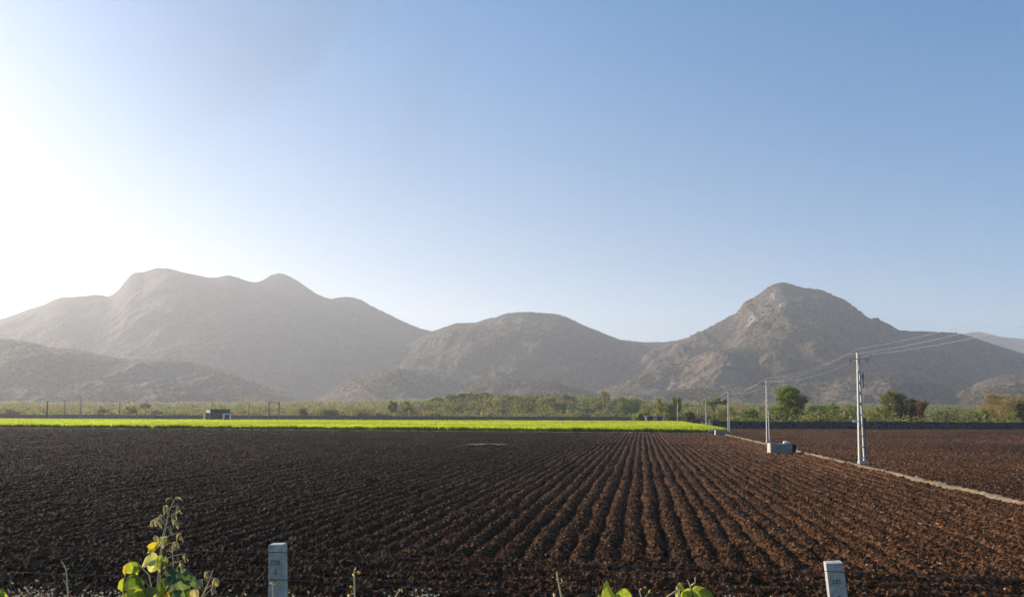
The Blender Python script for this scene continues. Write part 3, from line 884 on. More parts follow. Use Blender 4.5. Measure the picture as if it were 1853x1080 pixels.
random.seed(3)
TREES = [
 # name, cat, label, u, vtop, width px, Y, kind, tint, n
 ('broad_tree', 'tree', 'large round green tree just right of the second power pole', 1423, 698, 66, 215, 'round', 'bright', 9000),
 ('thorn_bush', 'bush', 'tall olive bush on the left of the dark clump beyond the right wall', 1618, 711, 50, 205, 'tall', 'olive', 3000),
 ('dark_tree', 'tree', 'almost black dense tree in the middle of the dark clump beyond the right wall', 1641, 716, 46, 202, 'dome', 'dark', 3400),
 ('dry_tree', 'tree', 'reddish brown fan shaped tree spreading right out of the dark clump', 1660, 726, 46, 199, 'fan', 'rust', 2200),
 ('dry_tree', 'tree', 'big tan leafless looking tree near the right edge of the photo', 1818, 700, 84, 225, 'dome', 'tan', 5200),
 ('dark_tree', 'tree', 'dark green tree cut by the right edge of the photo', 1855, 727, 30, 200, 'tall', 'dark', 2400),
 ('broad_tree', 'tree', 'dark rounded tree up left of the small flat shed', 1137, 714, 44, 300, 'round', 'green', 3200),
 ('bushy_tree', 'tree', 'taller bright green tree behind the slim pole right of the shed', 1222, 718, 26, 310, 'tall', 'green', 1800),
 ('bushy_tree', 'tree', 'squat green tree directly above the small flat shed', 1205, 723, 28, 305, 'round', 'bright', 1800),
 ('slender_tree', 'tree', 'slim pale tree with a yellowish tuft above the shed roof', 1193, 722, 14, 290, 'tall', 'yellow', 600),
 ('umbrella_tree', 'tree', 'flat topped dark tree behind the stout grey pole by the gateway', 1293, 719, 40, 290, 'umbrella', 'green', 1800),
 ('bushy_tree', 'tree', 'dark rounded bush standing between the second and third power poles', 1357, 735, 32, 215, 'dome', 'green', 2200),
 ('bushy_tree', 'tree', 'small green tree at the left end of the row on the low knoll', 790, 718, 30, 440, 'dome', 'green', 1100),
 ('bushy_tree', 'tree', 'second tree from the left in the row on the low knoll', 818, 713, 24, 445, 'round', 'green', 1100),
 ('dark_tree', 'tree', 'tall dark tree on the crest of the low knoll', 838, 709, 22, 450, 'round', 'dark', 1200),
 ('dark_tree', 'tree', 'dark tree just right of the tallest one on the low knoll', 856, 710, 20, 455, 'round', 'dark', 1100),
 ('broad_tree', 'tree', 'mid green tree with pale crown in the middle of the knoll row', 878, 711, 28, 440, 'round', 'green', 1300),
 ('bushy_tree', 'tree', 'small olive tree in a dip of the knoll row', 901, 717, 24, 440, 'dome', 'olive', 1000),
 ('broad_tree', 'tree', 'rounded dark tree at the right end of the knoll row', 924, 714, 32, 430, 'round', 'green', 1400),
 ('thorn_tree', 'tree', 'bare brown green tree right of the knoll', 962, 713, 36, 400, 'dome', 'olive', 1300),
 ('bushy_tree', 'tree', 'light yellow green tree right of the knoll', 988, 714, 34, 385, 'dome', 'yellow', 1500),
 ('bushy_tree', 'tree', 'upright green tree between yellow green tree and brown scrub', 1026, 711, 30, 420, 'dome', 'green', 1300),
 ('thorn_tree', 'tree', 'grey brown thorn tree in front of the upright green one', 1008, 720, 34, 370, 'dome', 'brown', 1300),
 ('dry_tree', 'tree', 'thin bare tree poking up left of the dark rounded tree', 1093, 708, 24, 380, 'tall', 'brown', 500),
 ('bushy_tree', 'tree', 'left one of two dark green trees left of the low knoll', 712, 727, 22, 330, 'tall', 'green', 1300),
 ('bushy_tree', 'tree', 'right one of two dark green trees left of the low knoll', 736, 726, 24, 335, 'round', 'green', 1300),
 ('dark_tree', 'tree', 'small black green tree right of the two legged steel frame', 550, 738, 20, 300, 'round', 'dark', 1200),
 ('bushy_tree', 'bush', 'small dark bush in the scrub below the two dark green trees', 651, 745, 22, 290, 'dome', 'dark', 900),
 ('dark_bush', 'bush', 'dark bush touching the left side of the small flat shed', 1158, 748, 18, 270, 'dome', 'dark', 900),
 ('dark_bush', 'bush', 'dark bushy tree standing right of the small flat shed', 1249, 745, 20, 250, 'round', 'dark', 1200),
 ('bushy_tree', 'tree', 'green bushy tree right of the large round one', 1480, 721, 40, 290, 'dome', 'green', 1800),
 ('bushy_tree', 'tree', 'wide dark green tree midway between large round tree and near pole', 1511, 724, 42, 285, 'dome', 'green', 1800),
 ('bushy_tree', 'tree', 'low green tree just left of the near power pole', 1541, 730, 30, 270, 'dome', 'olive', 1400),
 ('flowering_bush', 'bush', 'pale bush with yellow blossom left of the dark clump', 1592, 731, 34, 225, 'dome', 'yellow', 1600),
 ('thorn_bush', 'bush', 'dark green bush in the low scrub left of the tan tree', 1776, 739, 30, 205, 'dome', 'green', 1600),
 ('thorn_bush', 'bush', 'grey green bush just right of the dark clump', 1705, 740, 40, 220, 'dome', 'sage', 1600),
 ('thorn_tree', 'tree', 'green tree standing above the scrub left of the white doored pump house', 237, 732, 26, 330, 'dome', 'olive', 1200),
 ('dry_tree', 'tree', 'bare brown tree with a narrow crown above the long low shed', 263, 729, 16, 335, 'umbrella', 'brown', 500),
 ('thorn_tree', 'tree', 'rounded olive tree above the left end of the long low shed', 186, 734, 24, 350, 'dome', 'olive', 1100),
 ('thorn_tree', 'tree', 'hazy olive tree at the left edge of the photo', 18, 738, 40, 300, 'dome', 'olive', 1500),
 ('dark_bush', 'bush', 'small dark bush growing on the wall between two left poles', 112, 748, 16, 380, 'dome', 'dark', 500),
 ('thorn_bush', 'bush', 'yellowish thorn bush right of the pale bare tree on the left', 283, 738, 22, 310, 'dome', 'yellow', 1000),
 ('thorn_tree', 'tree', 'broad olive tree between the pump house and the steel frame', 595, 735, 44, 300, 'dome', 'olive', 1900),
 ('thorn_bush', 'bush', 'straggly brown thorn bush right of the broad olive tree', 660, 737, 40, 320, 'dome', 'brown', 1500),
 ('thorn_bush', 'bush', 'upright sage green bush above the shed left corner', 1170, 735, 26, 300, 'dome', 'sage', 1200),
 ('thorn_bush', 'bush', 'olive bush behind the gateway right of the stout pole', 1318, 733, 42, 240, 'dome', 'olive', 1700),
 ('thorn_bush', 'bush', 'low sage bush at the foot of the large round tree', 1408, 741, 50, 196, 'dome', 'sage', 2200),
 ('thorn_bush', 'bush', 'wide pale green bush right behind the wall left of the near pole', 1520, 739, 60, 200, 'dome', 'sage', 2400),
]
for i, (nm, ct, lb, u, vt, wp, Y, kd, tn, nn) in enumerate(TREES):
    plant_tree(nm, ct, lb, u, vt, wp, Y, kd, tn, nn)

# belt of scrub right behind the walls: single bushes, copied
def scrub_belt():
    rng = random.Random(8)
    protos = []
    specs = [('dome', 'olive'), ('dome', 'sage'), ('dome', 'brown'), ('dome', 'grey'), ('dome', 'sage'), ('round', 'olive'), ('dome', 'green'), ('dome', 'tan')]
    word = {'olive': 'olive thorn bush', 'sage': 'pale sage thorn bush', 'brown': 'brown leafless thorn bush', 'grey': 'grey twiggy thorn bush', 'green': 'dark green thorn bush', 'tan': 'straw coloured dry thorn bush'}
    for i, (k, t) in enumerate(specs):
        protos.append((crown_mesh('thorn_scrub', 900 + i, k, t, 2200, 0.048, .6), word[t], t))
    zones = [(150, 'beyond the wall among the left poles'), (300, 'beyond the wall above the long low shed'), (420, 'beyond the left wall around the pump house'), (560, 'beyond the left wall near the steel frame'),
             (700, 'beyond the left wall left of the two dark green trees'), (800, 'at the left foot of the knoll'), (950, 'below the row of trees on the knoll'), (1060, 'below the yellow green tree right of the knoll'), (1150, 'left of the small flat shed'),
             (1230, 'behind the small flat shed'), (1290, 'between the shed and the gateway'), (1350, 'behind the wall right of the third power pole'), (1400, 'behind the wall left of the second power pole'), (1470, 'behind the wall at the large round tree'),
             (1550, 'behind the wall left of the nearest power pole'), (1600, 'behind the wall right of the nearest power pole'), (1680, 'behind the wall around the dark clump of trees'), (1760, 'behind the wall right of the dark clump'), (1810, 'behind the wall left of the tan tree'), (9999, 'behind the wall at the right edge')]
    cnt = 0
    tries = 0
    while cnt < 190 and tries < 4000:
        tries += 1
        if rng.random() < .6:
            u = rng.uniform(1290, 1880); Y = rng.choice([rng.uniform(184, 205), rng.uniform(190, 290)])
        else:
            u = rng.uniform(1050, 1300) if rng.random() < .5 else rng.uniform(-20, 1200); Y = rng.uniform(300, 372) if u > 1150 else rng.uniform(422, 520)
        a = ray(u, 740).x / ray(u, 740).y
        x = a * Y
        W = rng.uniform(4.5, 8.5); H = rng.uniform(2.3, 3.7)
        if Y < 215: H *= .85
        if Y > 400: H *= 1.25; W *= 1.2
        if 1280 < u < 1300 and Y < 250: continue
        me, wd_, tn_ = protos[rng.randrange(len(protos))]
        zn = [z_ for q_, z_ in zones if u < q_][0]
        sz = 'tall' if H > 3.1 else ('low' if H < 2.6 else 'middling')
        lb = (sz + ' ' + wd_ + ' ' + zn).replace('leafless ', '').replace('beyond the left wall left of the two dark green trees', 'left of the two dark trees').replace('thorn bush beyond the left wall left of', 'bush beyond the wall left of'); gp = 'thorn bushes ' + zn
        o = bpy.data.objects.new('thorn_scrub', me)
        if not len(me.materials): me.materials.append(M['leaf'])
        C.objects.link(o)
        o.location = (x, Y, gz(x, Y) - .1); o.scale = (W, W, H * (1.0 if Y > 200 else .9)); o.rotation_euler = (0, 0, rng.uniform(0, 6.3))
        tag(o, lb, 'bush', gp)
        cnt += 1
scrub_belt()

def far_scrub():
    rng = np.random.default_rng(12)
    NB = 17000
    a = rng.uniform(-0.95, 0.95, NB)
    Y = 178 * (1250 / 178) ** (rng.random(NB) ** .75)
    # keep off the fallow strip before the left wall
    lim = np.where(a < 0.30, np.where(a < .17, 420 + 0 * a, 300), 184)
    k = Y > lim
    a, Y = a[k], Y[k]
    n = len(a)
    x = a * Y
    z = terr_z(a, Y)
    H = rng.uniform(2.0, 4.9, n) * (1 + .12 * sstep(-.15, .1, a)) * (1 + .35 * fbm(x / 35, Y / 35, 2, 2)); W = rng.uniform(4.5, 11, n)
    H = np.where(Y < 300, H * .85, H); W = np.where(Y > 600, W * 1.3, W); 
    names = ['olive', 'sage', 'brown', 'grey', 'tan', 'green', 'yellow', 'dark']
    prob = np.array([.26, .18, .20, .11, .04, .14, .01, .06])
    patch = vn(x / 50, Y / 50, 77)
    ci = rng.choice(len(names), n, p=prob)
    ci = np.where((patch > .25) & (rng.random(n) < .6), 2, ci); ci = np.where((patch < -.3) & (rng.random(n) < .6), 1, ci)
    cols = np.array([TINT[q] for q in names])[ci]
    per = 75
    u = rng.normal(size=(n, per, 3)); u /= np.linalg.norm(u, axis=2)[..., None]
    rr = rng.random((n, per, 1)) ** .35
    u = u * rr
    # lobes
    lob = 1 + .3 * np.sin(u[..., 0:1] * 9 + rng.random((n, 1, 1)) * 6) * np.sin(u[..., 1:2] * 8 + rng.random((n, 1, 1)) * 6)
    u = u * lob
    P = np.stack([x[:, None] + u[..., 0] * W[:, None] / 2, Y[:, None] + u[..., 1] * W[:, None] / 2, z[:, None] + np.abs(u[..., 2]) * H[:, None]], -1)
    size = np.repeat(np.clip(.16 + Y * .0010, .3, 1.1), per)
    q = rot_quads(rng, P.reshape(-1, 3), size[:, None])
    T = np.repeat(cols, per, 0) * (.7 + .6 * rng.random((n * per, 1)))
    me = np_mesh('scrubland', q.reshape(-1, 3), np.arange(n * per * 4).reshape(-1, 4), False, np.repeat(T, 4, 0))
    o = link('scrubland', me, M['leaf'])
    tag(o, 'mass of dry thorn scrub covering the plain up to the hills', kind='stuff')
far_scrub()

# ------------------------------------------------------------------ power poles
def lattice_pole(u, vbase, vtop, Y, label, rungs=10, group='power poles along the earth bund', box=False, brk=False):
    b = at(u, vbase, Y); t = at(u, vtop, Y)
    H = t.z
    e = empty('power_pole', (b.x, Y, 0), 0, label, 'power pole', group)
    wb, wt = .42, .15
    m = MB()
    # left chord tapered
    def quadbar(x0b, x1b, x0t, x1t, yb, yt, z0, z1):
        bb = len(m.v)
        for (x, y, z) in ((x0b, -yb, z0), (x1b, -yb, z0), (x1b, yb, z0), (x0b, yb, z0), (x0t, -yt, z1), (x1t, -yt, z1), (x1t, yt, z1), (x0t, yt, z1)):
            m.v.append(Vector((x, y, z)))
        for q in ((3,2,1,0),(4,5,6,7),(0,1,5,4),(1,2,6,5),(2,3,7,6),(3,0,4,7)): m.f.append([bb + i for i in q])
    quadbar(-wb / 2, -wb / 2 + .10, -wt / 2 - .02, -wt / 2 + .05, .10, .07, -.4, H)
    quadbar(wb / 2 - .075, wb / 2, wt / 2 - .05, wt / 2, .09, .07, -.4, H - .25)
    for k in range(rungs):
        f = (k + .6) / rungs
        z = f * (H - .3); ww = wb + (wt - wb) * f
        hh = .07 if f < .55 else .2
        m.box((0.02, 0, z), (ww - .15, .07, hh))
    m.build('shaft', M['polecon'], e, bevel=.008)
    MB().box((.05, 0, .05), (.62, .4, .35), taper=.8).build('footing', M['concrete'], e, bevel=.03)
    rz = math.atan2(BP.y, BP.x)
    arm = MB().box((0, -.14, H - .42), (1.3, .035, .04)); arm.tube([(-.6, -.14, H - .42), (0, -.1, H - .8)], .010, 6); arm.tube([(.6, -.14, H - .42), (0, -.1, H - .8)], .010, 6)
    ao = arm.build('crossarm', M['armsteel'], e); ao.rotation_euler = (0, 0, rz)
    pts = []
    for sx in (-.68, .68, 0):
        z0 = H - .38 if sx else H
        mb = MB().tube([(sx, -.14 if sx else 0, z0), (sx, -.14 if sx else 0, z0 + .10), (sx, -.14 if sx else 0, z0 + .12), (sx, -.14 if sx else 0, z0 + .17), (sx, -.14 if sx else 0, z0 + .19), (sx, -.14 if sx else 0, z0 + .25)], [.012, .012, .04, .035, .028, .02], 10)
        io = mb.build('insulator', M['armsteel'], e, smooth=True); io.rotation_euler = (0, 0, rz)
        q = Matrix.Rotation(rz, 3, 'Z') @ Vector((sx, -.14 if sx else 0, z0 + .26))
        pts.append(Vector((b.x, Y, 0)) + q)
    if box:
        MB().box((-.38, -.1, 2.75), (.32, .03, .16)).box((-.2, -.05, 2.75), (.12, .04, .05)).build('sign_plate', M['white'], e, bevel=.004)
        MB().tube([(wb / 2 - .02, -.1, 3.0), (wb / 2 + .05, -.12, 2.3), (wb / 2 - .03, -.12, 1.2), (wb / 2 + .03, -.12, .3)], .022, 6).box((wb / 2, -.1, 2.75), (.14, .12, .3)).build('service_pipe', M['steel'], e)
        MB().tube([(.22, -.12, H - 1.25), (.22, -.12, H - 2.3)], .02, 6).box((.2, -.12, H - 1.6), (.06, .06, .35)).build('switch_rod', M['porcelain'], e)
    if brk:
        MB().tube([(.55, -.1, H - .45), (.55, -.1, H - .68)], .022, 8).tube([(-.55, -.1, H - .45), (-.55, -.1, H - .7)], .022, 8).build('hanging_insulator', M['porcelain'], e)
    return pts

P1 = lattice_pole(1559.5, 838, 638, 48, 'nearest and tallest concrete power pole, with white plate, on the right', box=True, brk=True)
P2 = lattice_pole(1390, 800, 688, 85.7, 'second concrete power pole, standing beside the concrete box', brk=True)
P3 = lattice_pole(1319, 778, 708, 137, 'third concrete power pole, at the far corner of the green crop')
P4 = lattice_pole(1278, 768, 721, 209, 'fourth and farthest power pole of the line, by the gateway')
P0 = [p + (bundp(10) - bundp(48)) + Vector((0, 0, .1)) for p in P1]
P5 = [p + Vector((25, 90, 0)) for p in P4]

def cable(pts, label, sag, r, name='power_cable', group=None):
    m = MB()
    path = []
    for i in range(len(pts) - 1):
        a, b2 = pts[i], pts[i + 1]
        L = (b2 - a).length
        for k in range(18):
            t = k / 18
            p = a.lerp(b2, t); p = p - Vector((0, 0, sag * (L / 45) * 4 * t * (1 - t)))
            path.append(p)
    path.append(pts[-1])
    rs = [max(r, 0.00010 * p.y) for p in path]
    m.tube(path, rs, 5)
    return tag(m.build(name, M['cable'], smooth=True), label, 'cable', group)
LINE = [P0, P1, P2, P3, P4]
cable([q[2] for q in LINE], 'uppermost cable running over the tops of the power poles on the right', .55, .007)
cable([q[0] for q in LINE], 'lower left cable on the crossarms of the right hand power poles', .65, .007)
cable([q[1] for q in LINE], 'lower right cable on the crossarms of the right hand power poles', .65, .007)

def slim_pole(u, vtop, Y, label, wpx=2.2, arm=True, name='utility_pole', mat='polecon', group=None):
    t = at(u, vtop, Y); z0 = gz(t.x, Y); H = t.z - z0
    e = empty(name, (t.x, Y, z0), 0, label, 'pole', group)
    r = wpx * Y / F_PX / 2
    MB().tube([(0, 0, -.3), (0, 0, H * .5), (0, 0, H)], [r * 1.15, r, r * .75], 8).build('shaft', M[mat], e, smooth=True)
    if arm:
        m = MB().box((0, -r * 1.2, H - .35), (1.5, .09, .09)).build('crossarm', M['steel'], e)
        for sx in (-.65, 0, .65):
            MB().tube([(sx, -r * 1.2 if sx else 0, H - .3 if sx else H), (sx, -r * 1.2 if sx else 0, H - .02 if sx else H + .28)], [.07, .05], 8).build('insulator', M['porcelain'], e)
    return Vector((t.x, Y, t.z))
slim_pole(1226, 729, 262, 'slim pale pole standing right behind the bushy tree near the shed', 1.7)
slim_pole(1262, 729, 250, 'thin grey pole between the shed and the stout pole', 1.5, False, mat='concrete')
slim_pole(1875 - 158, 738, 230, 'short dark post in the scrub right of the dark clump', 2.0, False, 'wooden_post', 'bark')
L1 = slim_pole(86, 726, 320, 'short dark power pole at the far left', 2.6, mat='steel')
L2 = slim_pole(118, 724, 420, 'slightly taller thin pole between two others on the left', 2.0, mat='steel')
L3 = slim_pole(147, 717, 330, 'tallest power pole of the left group', 3.0, mat='concrete')
L4 = slim_pole(217, 727, 360, 'far pole whose foot is hidden by scrub above the long low shed', 2.0, mat='steel')
L6 = slim_pole(451, 727, 370, 'thin grey pole between the pump house and the steel frame', 1.8, mat='steel')
L0 = at(-160, 724, 300)
def far_cable(a, b2, label, sag):
    m = MB(); path = []
    for k in range(21):
        t = k / 20
        path.append(a.lerp(b2, t) - Vector((0, 0, sag * 4 * t * (1 - t))))
    m.tube(path, .035, 5)
    tag(m.build('power_cable', M['steel'], smooth=True), label, 'cable')
far_cable(L0, L3, 'dark cable coming in from the left edge to the tallest left pole', 1.0)
far_cable(L3, L4, 'dark cable from the tallest left pole down to the far pole', .5)

def steel_frame():
    Y = 350
    b = at(495.5, 755, Y); z0 = gz(b.x, Y)
    H = at(495.5, 727.5, Y).z - z0
    e = empty('transformer_frame', (b.x, Y, z0), 0, 'two legged steel frame with crossbars standing beyond the wall', 'steel frame')
    w2 = 9.0 * Y / F_PX
    for s in (-1, 1):
        MB().box((s * w2, 0, H / 2), (.5, .35, H)).build('leg', M['steel'], e, bevel=.02)
    MB().box((0, -.22, H - .15), (w2 * 2 + .9, .12, .35)).build('crossbar', M['steel'], e, bevel=.01)
    MB().box((0, -.22, H * .55), (w2 * 2 + .5, .12, .25)).build('crossbar', M['steel'], e, bevel=.01)
    tr = MB().box((-.3, 0, 1.3), (1.3, .9, 1.1)); tr.tube([(-.6, 0, 1.85), (-.6, 0, 2.2)], .08, 8); tr.tube([(0, 0, 1.85), (0, 0, 2.2)], .08, 8)
    for k in range(5): tr.box((-.8 + .25 * k, -.5, 1.3), (.05, .2, .9))
    tr.build('transformer', M['roof'], e)
steel_frame()

# ------------------------------------------------------------------ buildings
def pump_house():
    Y = 262
    px = Y / F_PX
    c = at(395, 759, Y)
    ztop = at(395, 740, Y).z
    wd = 34 * px; dp = 6.0
    e = empty('pump_house', (c.x + .6, Y, 0), R(36), 'small flat roofed pump house with a white framed door behind the crop', 'building')
    w2 = wd / 2
    def wall(name, mat, x0, x1, y0, y1, z0, z1, par=e): return MB().box(((x0 + x1) / 2, (y0 + y1) / 2, (z0 + z1) / 2), (x1 - x0, y1 - y0, z1 - z0)).build(name, mat, par, bevel=.02)
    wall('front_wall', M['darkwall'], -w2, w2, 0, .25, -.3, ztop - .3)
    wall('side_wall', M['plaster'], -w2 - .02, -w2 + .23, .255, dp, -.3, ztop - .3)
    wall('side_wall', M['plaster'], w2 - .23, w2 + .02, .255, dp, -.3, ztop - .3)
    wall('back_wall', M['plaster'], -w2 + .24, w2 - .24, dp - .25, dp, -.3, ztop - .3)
    wall('roof', M['roof'], -w2 - .1, w2 + .2, -.35, dp + .2, ztop - .295, ztop)
    # small white door porch
    fr = MB().box((w2 - 2.3, -.5, 1.3), (.5, .9, 2.6)).box((w2 - .1, -.5, 1.3), (.5, .9, 2.6)).box((w2 - 1.2, -.5, 2.8), (2.9, .9, .4))
    po = fr.build('door_frame', M['white'], e, bevel=.02)
    MB().box((w2 - 1.15, -.12, 1.3), (1.6, .1, 2.6)).build('door', M['dark'], e)
    wn = MB().box((w2 - 3.2, -.04, 1.7), (.9, .06, 1.3)).build('window', M['dark'], e)
    MB().box((-.3, -.06, ztop - .95), (wd * .55, .1, .5)).build('vent_opening', M['dark'], e)
    wall('annex', M['bund'], -w2 - 1.4, -w2 - .05, 1.0, 4.0, -.3, ztop * .72)
pump_house()

def small_shed():
    Y = 285
    px = Y / F_PX
    c = at(1185, 760, Y)
    zt = at(1185, 751.5, Y).z
    e = empty('field_shed', (c.x, Y, 0), R(6), 'small open shed with a flat roof and two dark bays behind the crop', 'building')
    w2 = 16.5 * px
    MB().box((0, 1.9, zt - .1), (w2 * 2 + .6, 4.6, .22)).build('roof', M['roof'], e, bevel=.02)
    MB().box((0, -.46, zt - .12), (w2 * 2 + .5, .12, .3)).build('roof_edge', M['plaster'], e, bevel=.02)
    for x, wd in ((-w2 + .3, .55), (.1, 1.5), (w2 - .3, .55)):
        MB().box((x, .05, (zt - .3) / 2), (wd, .35, zt - .3)).build('pillar', M['concrete'], e, bevel=.02)
    MB().box((0, 4.0, (zt - .3) / 2), (w2 * 2, .25, zt - .3)).build('back_wall', M['darkwall'], e)
    for s in (-1, 1): MB().box((s * (w2 - .12), 2.05, (zt - .3) / 2), (.24, 3.6, zt - .3)).build('side_wall', M['darkwall'], e)
small_shed()

def long_shed():
    Y = 440
    px = Y / F_PX
    c = at(238, 752, Y)
    e = empty('long_shed', (c.x, Y, gz(c.x, Y)), R(4), 'long low shed with a pale sagging roof beyond the left wall', 'building')
    w2 = 34 * px
    z1 = at(238, 748.6, Y).z - gz(c.x, Y); z2 = at(238, 746.3, Y).z - gz(c.x, Y)
    m = MB()
    xs = [-1.25, -.75, -.35, 0.1, .5, .9, 1.35]; zs = [z1 - .5, z1 - .1, z2 - .2, z2 + .25, z2 - .1, z1 - .1, z1 - .9]
    for i in range(len(xs) - 1):
        m.poly([(xs[i] * w2, -3, zs[i] - .5), (xs[i + 1] * w2, -3, zs[i + 1] - .5), (xs[i + 1] * w2, 0, zs[i + 1]), (xs[i] * w2, 0, zs[i])])
        m.poly([(xs[i] * w2, 0, zs[i]), (xs[i + 1] * w2, 0, zs[i + 1]), (xs[i + 1] * w2, 4, zs[i + 1] - .6), (xs[i] * w2, 4, zs[i] - .6)])
    ro = m.build('roof', M['paleroof'], e)
    md = ro.modifiers.new('thickness', 'SOLIDIFY'); md.thickness = .18
    MB().box((0, -2.4, z1 / 2 - .4), (w2 * 1.9, .3, z1 - .5)).build('wall', M['plaster'], e)
    for x in (-.45, -.2, .1, .4):
        MB().box((x * w2, -2.6, z1 - 1.35), (1.4, .1, .6)).build('window', M['dark'], e)
long_shed()

# ------------------------------------------------------------------ boxes on the bund
def valve_box(u, v, Y, L, W, H, label, sack=True):
    rng = random.Random(int(u))
    c = at(u, v, Y)
    e = empty('valve_chamber', (c.x, Y, .0), R(-3), label, 'concrete box')
    t = .12
    z1 = H
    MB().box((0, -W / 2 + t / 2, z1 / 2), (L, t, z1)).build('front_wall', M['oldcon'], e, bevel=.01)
    MB().box((-L / 2 + t / 2 - .003, 0, z1 / 2 + .02), (t, W - 2 * t - .006, z1 + .04)).build('end_wall', M['plaster'], e, bevel=.01)  # left end paler than the other walls: sunlight painted in by colour
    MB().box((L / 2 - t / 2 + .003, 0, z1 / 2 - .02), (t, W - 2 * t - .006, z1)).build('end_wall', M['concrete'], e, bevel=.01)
    MB().box((0, W / 2 - t / 2, z1 / 2), (L, t, z1)).build('back_wall', M['concrete'], e, bevel=.01)
    MB().box((.1, 0, z1 * .75), (L - 2 * t - .3, W - 2 * t - .03, .06)).build('lid', M['concrete'], e)
    MB().tube([(-L / 2 + .4, -W / 2 + .05, z1), (-L / 2 + .4, -W / 2 + .05, z1 + .18)], .03, 6).build('spout', M['steel'], e)
    if sack:
        s = MB().blob((0, 0, 0), (.26, .2, .17), rng, .25).build('sack', M['sack'], None, smooth=True)
        p = e.matrix_basis @ Vector((L * .26, -W * .2, z1 + .07)); s.location = p
        tag(s, 'crumpled whitish sack lying on the grey concrete box', 'sack')
        g = MB()
        for k in range(5):
            a0 = k * .05
            g.tube([((.10 + .03 * (k % 3)) * math.cos(t_ / 12 * 2 * PI), .12 * k - .24, .36 + (.30 + .03 * (k % 2)) * math.sin(t_ / 12 * 2 * PI)) for t_ in range(13)], .055, 6)
        p = e.matrix_basis @ Vector((L / 2 + .24, .05, .1))
        hs = g.build('hose_coil', M['rubber'], None, smooth=True); hs.location = p
        tag(hs, 'black bundle of hose standing against the right end of the concrete box', 'hose')
valve_box(1411, 818, 61, 1.75, 1.0, .80, 'grey open concrete box on the bund with a lit left end')
valve_box(1305, 786, 117, 1.9, .9, .75, 'small distant concrete box at the corner of the green crop', False)
rngb = random.Random(4)
cb = at(1292, 782, 121.5)
o = MB().blob((0, 0, .42), (.42, .35, .42), rngb, .2).blob((-.55, .05, .3), (.35, .25, .2), rngb, .2).build('cloth_bundle', M['bluecloth'], smooth=True)
o.location = (cb.x, 121.5, 0.1)
tag(o, 'small bluish cloth bundle at the right end of the green crop', 'bundle')
# leaning white gate post at the gateway
e = empty('gate_post', (at(1284, 767, 205).x, 205, 0), 0, 'leaning pale gate post left of the long stone wall', 'post')
MB().tube([(-.25, 0, -.1), (0.02, 0, 1.1), (.0, 0, 2.0)][::1], [.12, .11, .10], 8).build('shaft', M['polecon'], e)

# loose pale stones and straw bits on the soil
def litter():
    rng = np.random.default_rng(31)
    n = 5200
    a = rng.uniform(-.75, .75, n); Y = 10.5 * (150 / 10.5) ** (rng.random(n) ** .85)
    x = a * Y
    y = Y
    z = field_h(x, y) + bank_z(y) - .05 + .012
    s = rng.uniform(.006, .022, n) * (1 + Y / 45)
    ico = np.array([(1, 0, 0), (-1, 0, 0), (0, 1, 0), (0, -1, 0), (0, 0, 1), (0, 0, -1)], float)
    fc = np.array([(0, 2, 4), (2, 1, 4), (1, 3, 4), (3, 0, 4), (2, 0, 5), (1, 2, 5), (3, 1, 5), (0, 3, 5)])
    V = ico[None] * (.6 + .8 * rng.random((n, 6, 1))) * s[:, None, None]
    V[..., 2] *= .6
    # straws
    st = rng.random(n) < .35
    ang = rng.uniform(0, PI, n)
    V[st, :, 0] *= 3.5; V[st, :, 1] *= .35; V[st, :, 2] *= .5
    c_, s_ = np.cos(ang)[:, None], np.sin(ang)[:, None]
    vx = V[..., 0] * c_ - V[..., 1] * s_; vy = V[..., 0] * s_ + V[..., 1] * c_
    V[..., 0] = vx + x[:, None]; V[..., 1] = vy + y[:, None]; V[..., 2] += z[:, None]
    Fc = (np.arange(n)[:, None, None] * 6 + fc[None]).reshape(-1, 3)
    o = link('stones_and_straw', np_mesh('stones_and_straw', V.reshape(-1, 3), Fc), M['straw'])
    tag(o, 'pale pebbles and straw bits scattered over the ploughed soil', kind='stuff')
litter()

def clods():
    rng = np.random.default_rng(77)
    n = 330000
    a = rng.uniform(-.74, .74, n)
    vv = rng.uniform(24, 345, n)
    Y = CAMH * F_PX / vv
    x = a * Y
    s = rng.uniform(.006, .019, n) * (1 + Y / 30) * (0.6 + 1.9 * rng.random(n) ** 6)
    z = field_h(x, Y) + bank_z(Y) - .05 + s * .15
    ico = np.array([(1, 0, 0), (-1, 0, 0), (0, 1, 0), (0, -1, 0), (0, 0, 1), (0, 0, -1)], float)
    fc = np.array([(0, 2, 4), (2, 1, 4), (1, 3, 4), (3, 0, 4)])
    V = (ico[None] + rng.normal(0, .28, (n, 6, 3))) * s[:, None, None]
    V[..., 2] *= .8
    V += np.stack([x, Y, z], -1)[:, None, :]
    Fc = (np.arange(n)[:, None, None] * 6 + fc[None]).reshape(-1, 3)
    o = link('soil_clods', np_mesh('soil_clods', V.reshape(-1, 3), Fc), M['soil'])
    tag(o, 'crumbly clods of dark soil lying all over the ploughed field', kind='stuff')
clods()

